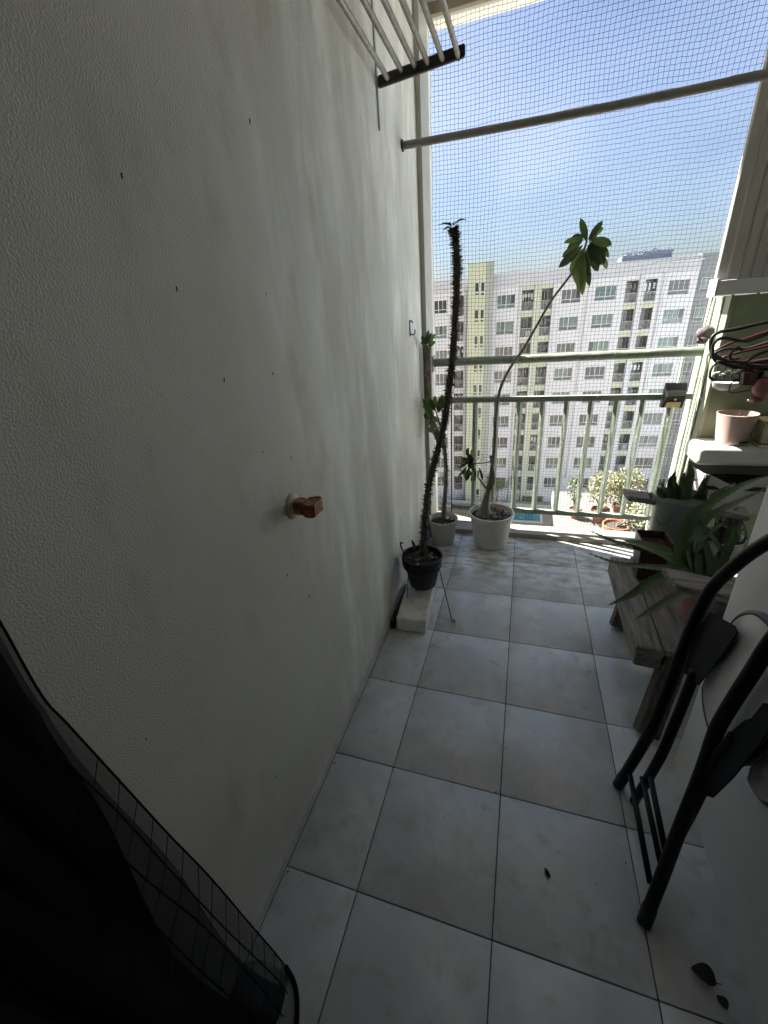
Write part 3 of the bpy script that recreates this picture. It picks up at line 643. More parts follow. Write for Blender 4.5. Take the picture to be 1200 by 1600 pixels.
def frus(mb, cx, cy, a, b, z0, z1, k=0):
    mb.add([(cx-a, cy-a, z0), (cx+a, cy-a, z0), (cx+a, cy+a, z0), (cx-a, cy+a, z0), (cx-b, cy-b, z1), (cx+b, cy-b, z1), (cx+b, cy+b, z1), (cx-b, cy+b, z1),
            (cx-b+.008, cy-b+.008, z1), (cx+b-.008, cy-b+.008, z1), (cx+b-.008, cy+b-.008, z1), (cx-b+.008, cy+b-.008, z1), (cx-b+.012, cy-b+.012, z1-.03), (cx+b-.012, cy-b+.012, z1-.03), (cx+b-.012, cy+b-.012, z1-.03), (cx-b+.012, cy+b-.012, z1-.03)],
           [(0, 3, 2, 1), (0, 1, 5, 4), (1, 2, 6, 5), (2, 3, 7, 6), (3, 0, 4, 7), (4, 5, 9, 8), (5, 6, 10, 9), (6, 7, 11, 10), (7, 4, 8, 11), (8, 9, 13, 12), (9, 10, 14, 13), (10, 11, 15, 14), (11, 8, 12, 15)], k)
frus(mb, 1.957, 2.2, .062, .080, .8145, .935); mb.build('pot', M['beigepot'], bg_, bevel=.003)
MB().box(1.887, 2.027, 2.130, 2.270, .89, .905).build('soil', M['soil'], bg_)
mb = MB(); frus(mb, 1.957, 2.2, .072, .088, .8012, .814); mb.build('saucer', M['beigepot'], bg_)

# grey trough planter with wavy rim, hung under the shelf
tr_ = thing('trough_planter', 'grey trough planter with wavy rim screwed to the green wall below the shelf', 'planter', (1.85, 2.2, .5))
mb = MB(); N_ = 30; vs_ = []
x0, x1 = 1.655, 2.25
def rimz(t_): return .622+.028*math.cos(t_*math.pi*4)
for i in range(N_+1):
    t_ = i/N_; x = lerp(x0, x1, t_); xb = lerp(x0+.05, x1-.05, t_); z = rimz(t_)
    vs_ += [(x, 2.075, z), (x, 2.083, z-.012), (lerp(x, xb, .3), 2.10, z-.06), (xb, 2.13, .40), (xb, 2.32, .40)]
fs = [(i*5+k, (i+1)*5+k, (i+1)*5+k+1, i*5+k+1) for i in range(N_) for k in range(4)]
for i in range(N_+1):
    t_ = i/N_; x = lerp(x0, x1, t_); vs_ += [(x, 2.092, rimz(t_)-.004), (x, 2.11, .55)]
o_ = 5*(N_+1)
fs += [(i*5, o_+2*i, o_+2*i+2, (i+1)*5) for i in range(N_)]+[(o_+2*i, o_+2*i+1, o_+2*i+3, o_+2*i+2) for i in range(N_)]
mb.add(vs_, fs)
for (xx, xb) in ((x0, x0+.05), (x1, x1-.05)):
    mb.add([(xx, 2.075, rimz(0)), (xb, 2.13, .40), (xb, 2.32, .40), (xx, 2.325, .62), (xx+.004, 2.325, .62), (xx+.004, 2.08, rimz(0))], [(0, 1, 2, 3), (0, 3, 4, 5)])
mb.build('trough', M['greytrough'], tr_, smooth=45)
mb = MB(); vs_ = []
for i in range(21):
    t_ = i/20; x = lerp(1.655, 2.25, t_); zt = .62+.062*min(1, math.sin(math.pi*min(t_*6, .5)) if t_ < .0834 else 1)
    vs_ += [(x, 2.318, .42), (x, 2.318, zt), (x, 2.326, zt), (x, 2.326, .42)]
mb.add(vs_, [(4*i+k, 4*i+4+k, 4*i+5+k, 4*i+1+k) for i in range(20) for k in range(3)]); mb.build('back_plate', M['greytrough'], tr_)
MB().box(1.68, 2.22, 2.10, 2.315, .55, .575).build('soil', M['soil'], tr_)
for x in (1.80, 1.99): MB().tube([(x, 2.317, .655), (x, 2.310, .655)], .011, 14).build('screw_cap', M['rope'], tr_, smooth=40)

# ================================================================== old wooden chair with pots
ch = thing('wooden_chair', 'weathered low wooden garden armchair used as a plant shelf', 'chair', (1.4, 1.25, 0))
def board(mb, a, b, c, d, th):      # four top corners, thickness downward
    P = [Vector(p) for p in (a, b, c, d)]; mb.prism([p-Vector((0, 0, th)) for p in P], (0, 0, th))
rs = random.Random(3)
mb = MB(); board(mb, (1.128, .905, .335), (1.222, .895, .335), (1.238, 1.60, .335), (1.140, 1.61, .335), .10); mb.build('front_rail', M['woodY'], ch, bevel=.010, seg=2)
xx = 1.243
xx = 1.2245
for i in range(5):
    wd = .083; mb = MB(); board(mb, (xx, .905+rs.uniform(-.006, .006), .333), (xx+wd, .905, .333), (xx+wd+.015, 1.62, .333), (xx+.015, 1.62+rs.uniform(-.01, .01), .333), .025)
    mb.build('seat_slat', M['woodY'], ch, bevel=.003); xx += wd+.0025
mb = MB(); board(mb, (1.225, .925, .30), (1.66, .925, .30), (1.66, .985, .30), (1.225, .985, .30), .075); mb.build('side_rail', M['woodX'], ch, bevel=.004)
mb = MB(); board(mb, (1.225, 1.52, .30), (1.66, 1.52, .30), (1.66, 1.58, .30), (1.225, 1.58, .30), .075); mb.build('side_rail', M['woodX'], ch, bevel=.004)
def leg(a, b, wx, wy):
    a = Vector(a); b = Vector(b); mb = MB(); d = (b-a).normalized(); y = Vector((0, 1, 0)); y = (y-y.dot(d)*d).normalized(); x = d.cross(y)
    mb.prism([a+x*wx+y*wy, a-x*wx+y*wy, a-x*wx-y*wy, a+x*wx-y*wy], b-a); return mb
leg((1.185, .775, .012), (1.285, .955, .30), .042, .026).build('leg', M['woodZ'], ch, bevel=.006)
leg((1.195, 1.425, .012), (1.26, 1.52, .30), .040, .024).build('leg', M['woodZ'], ch, bevel=.006)
leg((1.62, .93, .012), (1.62, .96, .66), .03, .024).build('leg', M['woodZ'], ch, bevel=.006)
leg((1.62, 1.58, .012), (1.62, 1.58, .66), .03, .024).build('leg', M['woodZ'], ch, bevel=.006)
# arms at z .66
mb = MB(); board(mb, (1.172, .975, .667), (1.188, .862, .667), (1.62, .72, .667), (1.64, .845, .667), .030); mb.build('arm', M['woodX'], ch, bevel=.008, seg=2)
mb = MB(); board(mb, (1.180, 1.765, .667), (1.186, 1.66, .667), (1.64, 1.49, .667), (1.66, 1.60, .667), .032); mb.build('arm', M['woodX'], ch, bevel=.008, seg=2)
leg((1.36, .95, .30), (1.36, .87, .636), .03, .018).build('arm_post', M['woodZ'], ch, bevel=.004)
leg((1.40, 1.58, .30), (1.40, 1.62, .636), .03, .018).build('arm_post', M['woodZ'], ch, bevel=.004)

def aloe_leaf(parent, pts, w, mt, th=.35, name='leaf', n=6, spines=True):
    path = bez(pts, n); m_ = len(path); mb = MB(); vs_ = []; dprev = None
    for i, p in enumerate(path):
        t_ = i/(m_-1); d = (path[min(i+1, m_-1)]-path[max(i-1, 0)]).normalized()
        side = d.cross(Vector((0, -.55, .83))); side = side.normalized() if side.length > .05 else d.orthogonal().normalized()
        up = side.cross(d).normalized(); ww = w*.5*(1-t_**2.4)*(.85+.15*math.sin(min(1, t_*3)*1.57))+.0008
        for (a, b) in ((-1, .25), (-.55, -.32), (0, -.48), (.55, -.32), (1, .25), (.5, .08), (0, .0), (-.5, .08)):
            vs_.append(p+side*ww*a+up*ww*b*(th/.35))
    k = 8
    fs = [(i*k+j, i*k+(j+1) % k, (i+1)*k+(j+1) % k, (i+1)*k+j) for i in range(m_-1) for j in range(k)]+[tuple(range(k))[::-1], tuple(range((m_-1)*k, m_*k))]
    mb.add(vs_, fs)
    if spines:
        for i in range(1, m_-1, 1):
            for j in (0, 4):
                a = Vector(vs_[i*k+j]); b = Vector(vs_[(i+1)*k+j]); o = (a-path[i]).normalized(); q = lerp(a, b, .3)
                mb.add([a, q, (a+q)/2+o*.005, a-(a-path[i])*.06], [(0, 1, 2), (1, 3, 2), (3, 0, 2)])
    return mb.build(name, M[mt], parent, smooth=50)
# brown square pot
bp_ = thing('flower_pot', 'dark brown square pot on the seat at its left end', 'flower pot', (1.27, 1.47, .333))
bpz = .336
mb = MB(); frus(mb, 1.275, 1.45, .052, .066, bpz, bpz+.215); mb.build('pot', M['brownpot'], bp_, bevel=.004)
MB().box(1.222, 1.328, 1.397, 1.503, .50, .515).build('soil', M['soil'], bp_)
# grey green tall pot with upright aloe
gp = thing('potted_aloe', 'upright aloe in a tall grey green pot behind the brown pot', 'potted plant', (1.42, 1.60, .333))
GC = (1.41, 1.64, .333)
MB().lathe([(.001, 0), (.088, 0), (.093, .006), (.112, .34), (.115, .35), (.112, .358), (.107, .355), (.100, .30)], GC, 48).build('pot', M['celadon'], gp, smooth=40)
MB().lathe([(.001, .32), (.06, .32), (.097, .31)], GC, 28).build('soil', M['soil'], gp, smooth=180)
for (px, w_, mt) in [(((1058, 790), (1057, 770), (1052, 748), (1056, 736)), .030, 'aloe'), (((1068, 795), (1070, 765), (1078, 740), (1077, 719)), .045, 'aloe'), (((1045, 790), (1040, 775), (1036, 762), (1031, 752)), .028, 'aloe2'),
                     (((1035, 792), (1028, 786), (1018, 780), (1017, 768)), .022, 'aloe'), (((1050, 792), (1046, 765), (1048, 748), (1055, 742)), .026, 'aloe2'), (((1075, 798), (1090, 778), (1100, 755), (1112, 740)), .030, 'aloe'),
                     (((1062, 795), (1064, 770), (1072, 752), (1092, 750)), .028, 'aloe2'), (((1040, 792), (1034, 776), (1028, 766), (1026, 757)), .024, 'aloe'), (((1070, 798), (1085, 790), (1098, 778), (1106, 762)), .03, 'aloe'),
                     (((1046, 796), (1030, 790), (1018, 778), (1005, 757)), .007, 'aloe'), (((1066, 798), (1070, 775), (1066, 752), (1070, 738)), .034, 'aloe'), (((1078, 800), (1098, 792), (1120, 772), (1150, 754)), .03, 'aloe')]:
    yy = 1.66
    aloe_leaf(gp, [at(u, v, yy-.01*i+R.uniform(-.015, .015)) for i, (u, v) in enumerate(px)], w_*1.3, mt)
# cord looped over pot rim
MB().tube(bez([at(u, v, 1.535) for u, v in [(1025, 810), (1030, 818), (1040, 819), (1048, 812), (1052, 806)]], 5), .0015, 6).build('twine', M['wire'], gp, smooth=180)
# big sprawling aloe in pink pot
pa = thing('potted_aloe', 'large sprawling aloe in a dusty pink pot on the wooden seat', 'potted plant', (1.42, 1.12, .333))
PKC = (1.405, 1.14, .3325)
MB().lathe([(.001, 0), (.062, 0), (.066, .006), (.088, .14), (.094, .145), (.095, .165), (.089, .166), (.085, .14)], PKC, 40).build('pot', M['pinkpot'], pa, smooth=40)
MB().lathe([(.001, .14), (.05, .142), (.086, .134)], PKC, 28).build('soil', M['soil'], pa, smooth=180)
Yb = 1.14
big = [([(1095, 905), (1062, 868, 1.16), (1010, 860, 1.2), (960, 846, 1.26), (921, 829, 1.32)], .028, 'aloe'),
       ([(1095, 900), (1063, 878, 1.14), (1035, 862, 1.18), (1000, 850, 1.22), (974, 844, 1.26)], .068, 'aloe'),
       ([(1095, 905), (1060, 890, 1.10), (1020, 886, 1.12), (965, 880, 1.16), (917, 864, 1.22)], .028, 'aloe'),
       ([(1090, 910), (1060, 895, 1.08), (1020, 908, 1.06), (985, 930, 1.04), (950, 946, 1.03)], .045, 'aloe'),
       ([(1095, 915), (1075, 925, 1.03), (1045, 938, 1.00), (1015, 955, .98), (991, 969, .97)], .036, 'aloe2'),
       ([(1075, 905), (1062, 880), (1065, 845), (1080, 812), (1105, 790), (1150, 762), (1200, 742)], .050, 'aloe'),
       ([(1090, 900), (1090, 870), (1092, 830), (1110, 806), (1150, 785), (1200, 762)], .034, 'aloe2'),
       ([(1085, 905), (1082, 880), (1078, 860), (1100, 838), (1138, 812)], .036, 'aloe2'),
       ([(1095, 905), (1085, 885), (1078, 865), (1075, 850)], .055, 'aloe2'),
       ([(1100, 905), (1098, 880), (1100, 862), (1096, 856)], .075, 'aloe'),
       ([(1105, 905), (1108, 880), (1103, 850), (1107, 836)], .03, 'aloe'),
       ([(1105, 905), (1130, 870), (1120, 850), (1100, 822), (1092, 812)], .028, 'aloe'),
       ([(1110, 905), (1135, 885), (1150, 878), (1170, 872)], .04, 'aloe'),
       ([(1110, 900), (1128, 870), (1140, 850), (1150, 820)], .045, 'aloe'),
       ([(1075, 905), (1062, 885), (1055, 868), (1048, 855)], .032, 'aloe')]
for px, w_, mt in big:
    aloe_leaf(pa, [at(q[0], q[1], q[2] if len(q) > 2 else Yb+.002*i) for i, q in enumerate(px)], w_, mt)
# second aloe clump and dry plant behind
dk = thing('potted_plant', 'dark tangled plant with dry stems in a pale pot behind the aloe', 'potted plant', (1.62, 1.55, 0))
DC = (1.60, 1.60, .333)
MB().lathe([(.001, 0), (.07, 0), (.075, .006), (.095, .16), (.1, .17), (.096, .172), (.09, .15)], DC, 36).build('pot', M['ribpot'], dk, smooth=40)
MB().lathe([(.001, .145), (.05, .147), (.091, .14)], DC, 24).build('soil', M['soil'], dk, smooth=180)
for k in range(16):
    a0 = (1128+R.uniform(-12, 18), 865+R.uniform(-8, 8)); a1 = (a0[0]+R.uniform(-22, 22), 800+R.uniform(-12, 40)); am = ((a0[0]+a1[0])/2+R.uniform(-14, 14), (a0[1]+a1[1])/2)
    aloe_leaf(dk, [at(*a0, 1.6), at(*am, 1.58), at(*a1, 1.57)], R.uniform(.012, .032), R.choice(['aloe', 'aloe', 'aloe2']))
for k in range(26):
    a = (1125+R.uniform(-15, 40), 840+R.uniform(-45, 45)); MB().tube([at(*a, 1.56), at(a[0]+R.uniform(-14, 14), a[1]+R.uniform(-14, 14), 1.54)], .0018, 5).build('dry_stem', M['trunk'], dk)
for k in range(10):
    a = (1140+R.uniform(-25, 15), 805+R.uniform(-8, 20)); mb = MB(); leaf_mesh(mb, at(*a, 1.55), at(a[0]+R.uniform(-6, 6), a[1]+R.uniform(-6, 6), 1.54), .012, (0, -1, .5), .3, .1, 4); mb.build('dry_leaf', M['pebble2'], dk)

# ================================================================== hangers bundle and bits
def hanger(label, mt, px, y, r, hook=None, dy=0.0):
    h = thing('coat_hanger', label, 'coat hanger', at(*px[0], y), 'coat hangers bunched at the green wall')
    P = [at(u, v, y+dy*i) for i, (u, v) in enumerate(px)]
    path = bez(P+[P[0]], 6)[:-1]
    MB().tube(path, r, 8, closed=True).build('bow', M[mt], h, smooth=180)
    if hook: MB().tube(bez([at(u, v, y-.02) for u, v in hook], 5), r*.7, 8).build('hook', M['steel'] if mt != 'hgreen' else M[mt], h, smooth=180)
    return h
hanger('outermost black hanger with the widest rounded left loop', 'blackplastic', [(1110, 545), (1112, 528), (1124, 519), (1150, 514), (1200, 503), (1250, 495), (1290, 520), (1260, 575), (1200, 570), (1150, 568), (1118, 558)], 2.16, .0088, dy=.0)
hanger('dark green hanger crossing the middle of the bunch', 'hgreen', [(1113, 556), (1115, 538), (1130, 528), (1165, 533), (1200, 522), (1250, 512), (1280, 540), (1250, 585), (1200, 577), (1155, 573), (1122, 566)], 2.13, .0078, hook=[(1160, 548), (1155, 543), (1148, 546), (1140, 556), (1145, 562), (1155, 560)])
hanger('dark red hanger in the middle of the bunch', 'hred', [(1118, 548), (1140, 537), (1170, 528), (1200, 518), (1250, 505), (1270, 530), (1200, 560), (1150, 565), (1122, 558)], 2.19, .0072)
hanger('thin black hanger slanting up to the right', 'blackplastic', [(1120, 565), (1160, 566), (1180, 556), (1200, 548), (1250, 530), (1275, 550), (1200, 572), (1150, 575)], 2.11, .0068)
hanger('lowest black hanger with a narrow loop', 'blackplastic', [(1109, 588), (1111, 578), (1120, 568), (1150, 570), (1200, 571), (1260, 570), (1262, 590), (1200, 592), (1150, 594), (1115, 593)], 2.14, .0062)
hanger('hanger hanging lowest with a pointed end below the bunch', 'hgreen', [(1139, 610), (1142, 600), (1150, 596), (1175, 600), (1200, 600), (1195, 607), (1170, 610), (1145, 614)], 2.15, .003)
hanger('middle black hanger whose bar dips through the centre of the bunch', 'blackplastic', [(1116, 552), (1135, 545), (1165, 545), (1200, 535), (1250, 522), (1270, 550), (1200, 562), (1155, 569), (1125, 564)], 2.17, .0075)
hanger('second dark red hanger just under the first red one', 'hred', [(1125, 560), (1150, 552), (1180, 545), (1210, 538), (1255, 528), (1265, 552), (1200, 566), (1160, 571)], 2.15, .006)
# small clip frame
pg = thing('peg_rack', 'dark clip rack holding clothes pegs under the hangers', 'peg rack', at(1140, 582, 2.13))
mb = MB()
for k in range(4):
    a, b = at(1122+k*12, 572, 2.13), at(1118+k*12, 592, 2.13); mb.tube([a, b], .004, 6)
mb.tube([at(1115, 582, 2.13), at(1165, 584, 2.13)], .005, 6); mb.build('frame', M['hgreen'], pg, smooth=60)
for k in range(5):
    a = at(1120+k*9, 580+R.uniform(-6, 6), 2.11); mb = MB(); mb.obox(a, (.013, 0, .002), (0, .004, 0), (0, 0, .005)); mb.build('peg', M['rope'], pg, bevel=.002)
# white oval dish
wd_ = at(1128, 602, 2.19)
mb = MB(); prof = [(.001, -.028), (.03, -.026), (.06, -.010), (.068, .012), (.070, .016), (.064, .015), (.055, -.004), (.001, -.016)]
mb.lathe(prof, (wd_.x+.02, wd_.y, wd_.z), 32, sy=.6); mb.build('hanging_dish', M['whitep'], None, smooth=60, label='small white oval plastic dish hanging beneath the hangers', cat='dish', loc=wd_)
rdp = at(1172, 590, 2.13)
rp2 = thing('peg_basket', 'dark red and pink plastic peg basket at the right edge under the hangers', 'basket', rdp)
mb = MB(); mb.lathe([(.001, -.035), (.04, -.033), (.052, .03), (.055, .034), (.049, .03)], rdp, 10); mb.build('basket', M['hred'], rp2, smooth=20)
pp = at(1192, 607, 2.10); mb = MB(); mb.lathe([(.001, -.05), (.03, -.045), (.05, .0), (.045, .045), (.02, .055)], pp, 16); mb.build('pink_cup', M['hpink'], rp2, smooth=60)
pp = at(1180, 624, 2.10); bm = bmesh.new()
mb = MB(); mb.lathe([(.001, -.012), (.03, -.012), (.034, -.002), (.026, .008), (.001, .01)], pp, 6); mb.build('flower_peg', M['hpink'], rp2, smooth=30)
# grey bundle on rail
gb = thing('cloth_bundle', 'small grey cloth bundle with a red tie on the pipe by the wall', 'cloth', at(1100, 522, 2.42))
bm = bmesh.new(); bmesh.ops.create_icosphere(bm, subdivisions=3, radius=1)
from mathutils import noise as mn
c0 = at(1103, 520, 2.44); mb = MB(); vs_ = []
for v_ in bm.verts:
    q = v_.co.copy(); k = 1+.25*mn.noise(q*2.2); vs_.append(c0+Vector((q.x*.045*k, q.y*.03*k, q.z*.038*k)))
mb.add(vs_, [tuple(x.index for x in f.verts) for f in bm.faces]); mb.build('bundle', M['grey'], gb, smooth=180)
c1 = at(1097, 532, 2.42); vs_ = [c1+Vector((v_.co.x*.03, v_.co.y*.02, v_.co.z*.022))*(1+.3*mn.noise(v_.co*3)) if False else c1+Vector((v_.co.x*.03, v_.co.y*.02, v_.co.z*.02)) for v_ in bm.verts]
mb = MB(); mb.add(vs_, [tuple(x.index for x in f.verts) for f in bm.faces]); mb.build('tail', M['grey'], gb, smooth=180); bm.free()
MB().tube([at(1092, 528, 2.40), at(1098, 534, 2.395)], .007, 8).build('tie', M['hred'], gb, smooth=60)
MB().tube([at(1114, 463, 2.5), at(1102, 508, 2.46)], .003, 6).build('cord', M['wire'], gb)

# ================================================================== folding chair (leaning on the right wall)
fc = thing('folding_chair', 'black framed folding chair with white pads leaning folded against the right wall', 'folding chair', (1.06, .35, 0))
near = [leanp(u, v) for u, v in [(1006, 1442), (1034, 1370), (1060, 1300), (1082, 1245), (1101, 1195), (1120, 1140), (1146, 1095), (1175, 1050), (1200, 1010)]]
far = [leanp(u, v) for u, v in [(966, 1228), (990, 1188), (1015, 1145), (1033, 1105), (1051, 1060), (1066, 1018), (1088, 965), (1112, 920), (1148, 884), (1185, 856)]]
mid = [Vector((1.21, .345, .95)), Vector((1.222, .375, 1.03)), Vector((1.226, .43, 1.06)), Vector((1.224, .49, 1.055))]
for s_ in (near, far): s_[0].z = .012
path = bez(near+mid+far[::-1], 5)
MB().tube(path, .0168, 14).build('front_frame', M['blackmetal'], fc, smooth=180)
off = Vector((.010, 0, 0))
n2 = [leanp(1010, 1392)+off*.4, leanp(1040, 1330)+off, leanp(1075, 1260)+off, leanp(1112, 1185)+off, leanp(1128, 1166)+off, leanp(1140, 1150)+off]
f2 = [leanp(1009, 1212), leanp(1024, 1185)+off, leanp(1046, 1135)+off, leanp(1064, 1090)+off, leanp(1080, 1048)+off]
n2[0].z = .012; f2[0].z = .012; f2[0].x = 1.09; n2[0].x = 1.085
n2[0].y = .215; f2[0].y = .485
for pth in (n2, f2): MB().tube(bez(pth, 5), .0142, 12).build('rear_leg', M['blackmetal'], fc, smooth=180)
for p_, nm in ((near[0], 0), (far[0], 0)):
    d = ((near[1]-near[0]) if p_ is near[0] else (far[1]-far[0])).normalized()
    MB().tube([p_-d*.004, p_+d*.05], .0185, 14).build('rubber_foot', M['blackplastic'], fc, smooth=50)
for k, (a, b) in enumerate([((985, 1212), (1016, 1380)), ((999, 1214), (1027, 1347)), ((1012, 1214), (1034, 1328))]):
    o_ = Vector((.0, 0, 0)) if k == 0 else off*.8
    MB().tube([leanp(*a)+o_, leanp(*b)+o_], .0085, 10).build('rung', M['blackmetal'], fc, smooth=180)
# pads
nrm = Vector((1, 0, -.16)).normalized()
def pad(outline, offx, th, name, mt='seat'):
    P = bez([leanp(u, v)+Vector((offx, 0, 0)) for u, v in outline]+[leanp(*outline[0])+Vector((offx, 0, 0))], 4)[:-1]
    c = sum(P, Vector())/len(P); mb = MB(); n = len(P); rings = []
    for (s, z_) in ((.0, -.006), (.6, -.005), (.93, -.002), (1.0, .005), (1.0, th-.005), (.95, th)):
        rings.append([lerp(c, p, s)+nrm*z_ for p in P])
    vs_ = [v_ for rg in rings for v_ in rg]
    fs = [(i*n+j, i*n+(j+1) % n, (i+1)*n+(j+1) % n, (i+1)*n+j) for i in range(len(rings)-1) for j in range(n)]
    fs.append(tuple(range((len(rings)-1)*n, len(rings)*n)))
    mb.add(vs_, fs); o = mb.build(name, M[mt], fc, smooth=50)
    return P
P = pad([(1076, 1072), (1092, 1032), (1112, 985), (1128, 962), (1150, 955), (1168, 966), (1186, 992), (1204, 1030), (1210, 1080), (1190, 1130), (1140, 1180), (1098, 1172), (1086, 1140), (1078, 1105)], .030, .022, 'seat')
MB().tube([p+nrm*.012 for p in P], .0105, 8, closed=True).build('seat_rim', M['seatrim'], fc, smooth=180)
P = pad([(1124, 1212), (1138, 1236), (1162, 1243), (1188, 1222), (1210, 1180), (1240, 1120), (1250, 1060), (1220, 1050), (1180, 1110), (1140, 1170)], .05, .03, 'backrest')
MB().tube([p+nrm*.022 for p in P], .012, 8, closed=True).build('backrest_rim', M['seatrim'], fc, smooth=180)
def plate(outline, offx, th=.004):
    P = [leanp(u, v)+Vector((offx, 0, 0)) for u, v in outline]; MB().prism(P, nrm*th).build('hinge_plate', M['blackmetal'], fc, bevel=.001)
plate([(1104, 955), (1142, 977), (1147, 988), (1118, 1030), (1086, 1070), (1064, 1050), (1082, 990)], .006)
plate([(1187, 1097), (1215, 1102), (1190, 1150), (1140, 1213), (1108, 1245), (1090, 1240), (1112, 1180), (1132, 1146), (1158, 1124), (1168, 1121)], .006)

# ================================================================== black sheer curtain at lower left
cu = thing('sheer_curtain', 'black sheer mesh curtain bunched at the lower left beside the wall', 'curtain', (.1, -.4, 0))
EP = [at(-60, 880, -.345), at(0, 974, -.335), at(65, 1088, -.328), at(106, 1133, -.322), at(195, 1230, -.308), at(262, 1303, -.296), at(325, 1368, -.283), at(380, 1432, -.270), at(430, 1490, -.256), at(453, 1520, -.247)]
top_ = Vector((.035, -.36, 2.9)); EP = [top_, lerp(top_, EP[0], .5)]+EP
ED = bez(EP, 6)
ED = [Vector((max(.02, p.x), p.y, max(.006, p.z))) for p in ED]
nE = len(ED)
def sheet(uf, u1, name, mt, xo, amp, fr, nu=80, seed=0, floor_=0.0):
    """a hanging layer: starts a varying distance uf(t) behind the free edge and runs back towards the room in folds"""
    rg = random.Random(seed); ph = rg.uniform(0, 6); ph2 = rg.uniform(0, 6); vs_ = []
    for j, e_ in enumerate(ED):
        t_ = j/(nE-1); u0 = uf(t_)
        for i in range(nu+1):
            u = lerp(u0, u1, (i/nu)**1.2); w_ = min(1, (u-u0+.0)/.10)
            f_ = math.sin(u*fr+ph+2.2*t_+.8*math.sin(u*9+ph2))+.35*math.sin(u*fr*2.3+ph2+5*t_)
            vs_.append((max(.014, e_.x+xo+amp*f_*w_+u*.20), e_.y-u+.35*amp*math.cos(u*fr*.8+6*t_)*w_, max(.004+floor_, e_.z+.02*math.sin(u*13+ph+3*t_)*w_-.30*u*max(0, t_-.45))))
    k = nu+1; mb = MB(); mb.add(vs_, [(j*k+i, j*k+i+1, (j+1)*k+i+1, (j+1)*k+i) for j in range(nE-1) for i in range(nu)])
    return mb.build(name, M[mt], cu, smooth=180)
sheet(lambda t: 0, .9, 'outer_layer', 'sheer', 0, .022, 30, 110, 1)
S_ = lambda t, a=.40, b=.72: max(0., min(1., (t-a)/(b-a)))
sheet(lambda t: .004+S_(t)*(.034+.012*math.sin(17*t)), .9, 'second_layer', 'sheer', -.006, .018, 26, 90, 2, .002)
sheet(lambda t: .010+S_(t)*(.075+.025*math.sin(9*t+1)), .9, 'inner_layer', 'sheer2', -.01, .022, 24, 90, 3, .004)
sheet(lambda t: .022+S_(t)*(.125+.02*math.sin(12*t)), .9, 'lining', 'blackcloth', -.016, .026, 22, 90, 5, .006)
MB().tube([p+Vector((.0005, .0005, 0)) for p in ED], .0016, 6).build('hem', M['blackcloth'], cu, smooth=180)
def onsheet(t, u):
    k = min(nE-2, int(t*(nE-1))); e_ = lerp(ED[k], ED[k+1], t*(nE-1)-k)
    return Vector((max(.018, e_.x+u*.20+.006), e_.y-u, max(.008, e_.z-.30*u*max(0, t-.45)+.004)))
rg = random.Random(8)
for k in range(15):        # puckered threads and long creases running over the mesh
    t0 = .50+.5*k/15; t1 = min(1, t0+rg.uniform(.06, .08)); u1_ = .15
    MB().tube(bez([onsheet(t0, 0), onsheet(lerp(t0, t1, .4), u1_*.35), onsheet(lerp(t0, t1, .6), u1_*.7), onsheet(t1, u1_)], 6), .0007, 5).build('crease_thread', M['blackcloth'], cu)
for u_ in (.035, .062, .10):
    MB().tube([onsheet(.46+.54*i/40, u_+.004*math.sin(i*.22+u_*90)) for i in range(41)], .0013, 5).build('long_crease', M['blackcloth'], cu, smooth=180)
# part of the mesh lying on the floor in a rounded corner with a dark border
fl_ = [atz(u, v, .006) for u, v in [(453, 1520), (463, 1545), (468, 1580), (468, 1625), (440, 1640), (380, 1600), (350, 1545), (356, 1518), (400, 1500)]]
c_ = sum(fl_, Vector())/len(fl_); mb = MB(); P_ = bez(fl_+[fl_[0]], 5)[:-1]; n_f = len(P_)
vs_ = [c_+Vector((0, 0, .008))]
for q_, z_ in ((.5, .007), (.8, .005), (1, .001)): vs_ += [lerp(c_, p, q_)+Vector((0, 0, z_+.004*math.sin(9*i_/n_f*6.28))) for i_, p in enumerate(P_)]
mb.add(vs_, [(0, 1+i_, 1+(i_+1) % n_f) for i_ in range(n_f)]+[(1+r_*n_f+i_, 1+r_*n_f+(i_+1) % n_f, 1+(r_+1)*n_f+(i_+1) % n_f, 1+(r_+1)*n_f+i_) for r_ in range(2) for i_ in range(n_f)])
mb.build('trailing_corner', M['sheer3'], cu, smooth=180)
MB().tube(bez([atz(u, v, .010) for u, v in [(446, 1510), (458, 1532), (464, 1560), (463, 1600), (455, 1640)]], 6), .006, 8).build('corner_border', M['blackcloth'], cu, smooth=180)

# ================================================================== litter on the floor
def leaf_litter(u0, v0, u1, v1, w_, label, name='dry_leaf'):
    mb = MB(); leaf_mesh(mb, atz(u0, v0, .006), atz(u1, v1, .010), w_, (0, 0, 1), .6, .12, 7); o = mb.build(name, M['dirt'], None, smooth=180, label=label, cat='leaf', loc=atz(u0, v0, 0))
    so = o.modifiers.new('s', 'SOLIDIFY'); so.thickness = .001
leaf_litter(1080, 1512, 1120, 1538, .045, 'larger curled dry leaf on the dark floor tile at lower right')
leaf_litter(1120, 1555, 1137, 1578, .024, 'smaller dry leaf just below the larger curled one')
MB().tube([atz(1118, 1536, .006), atz(1128, 1538, .003)], .001, 5).build('leaf_stalk', M['dirt'], None, label='tiny stalk lying between the two dry leaves', cat='stalk')
mb = MB(); mb.tube([atz(852, 1357, .008), atz(855, 1363, .008), atz(859, 1371, .006)], [.004, .0065, .004], 8); mb.build('seed_pod', M['dirt'], None, smooth=180, label='small dark seed pod alone in the middle of the floor', cat='seed pod', loc=atz(856, 1364, 0))
mb = MB()
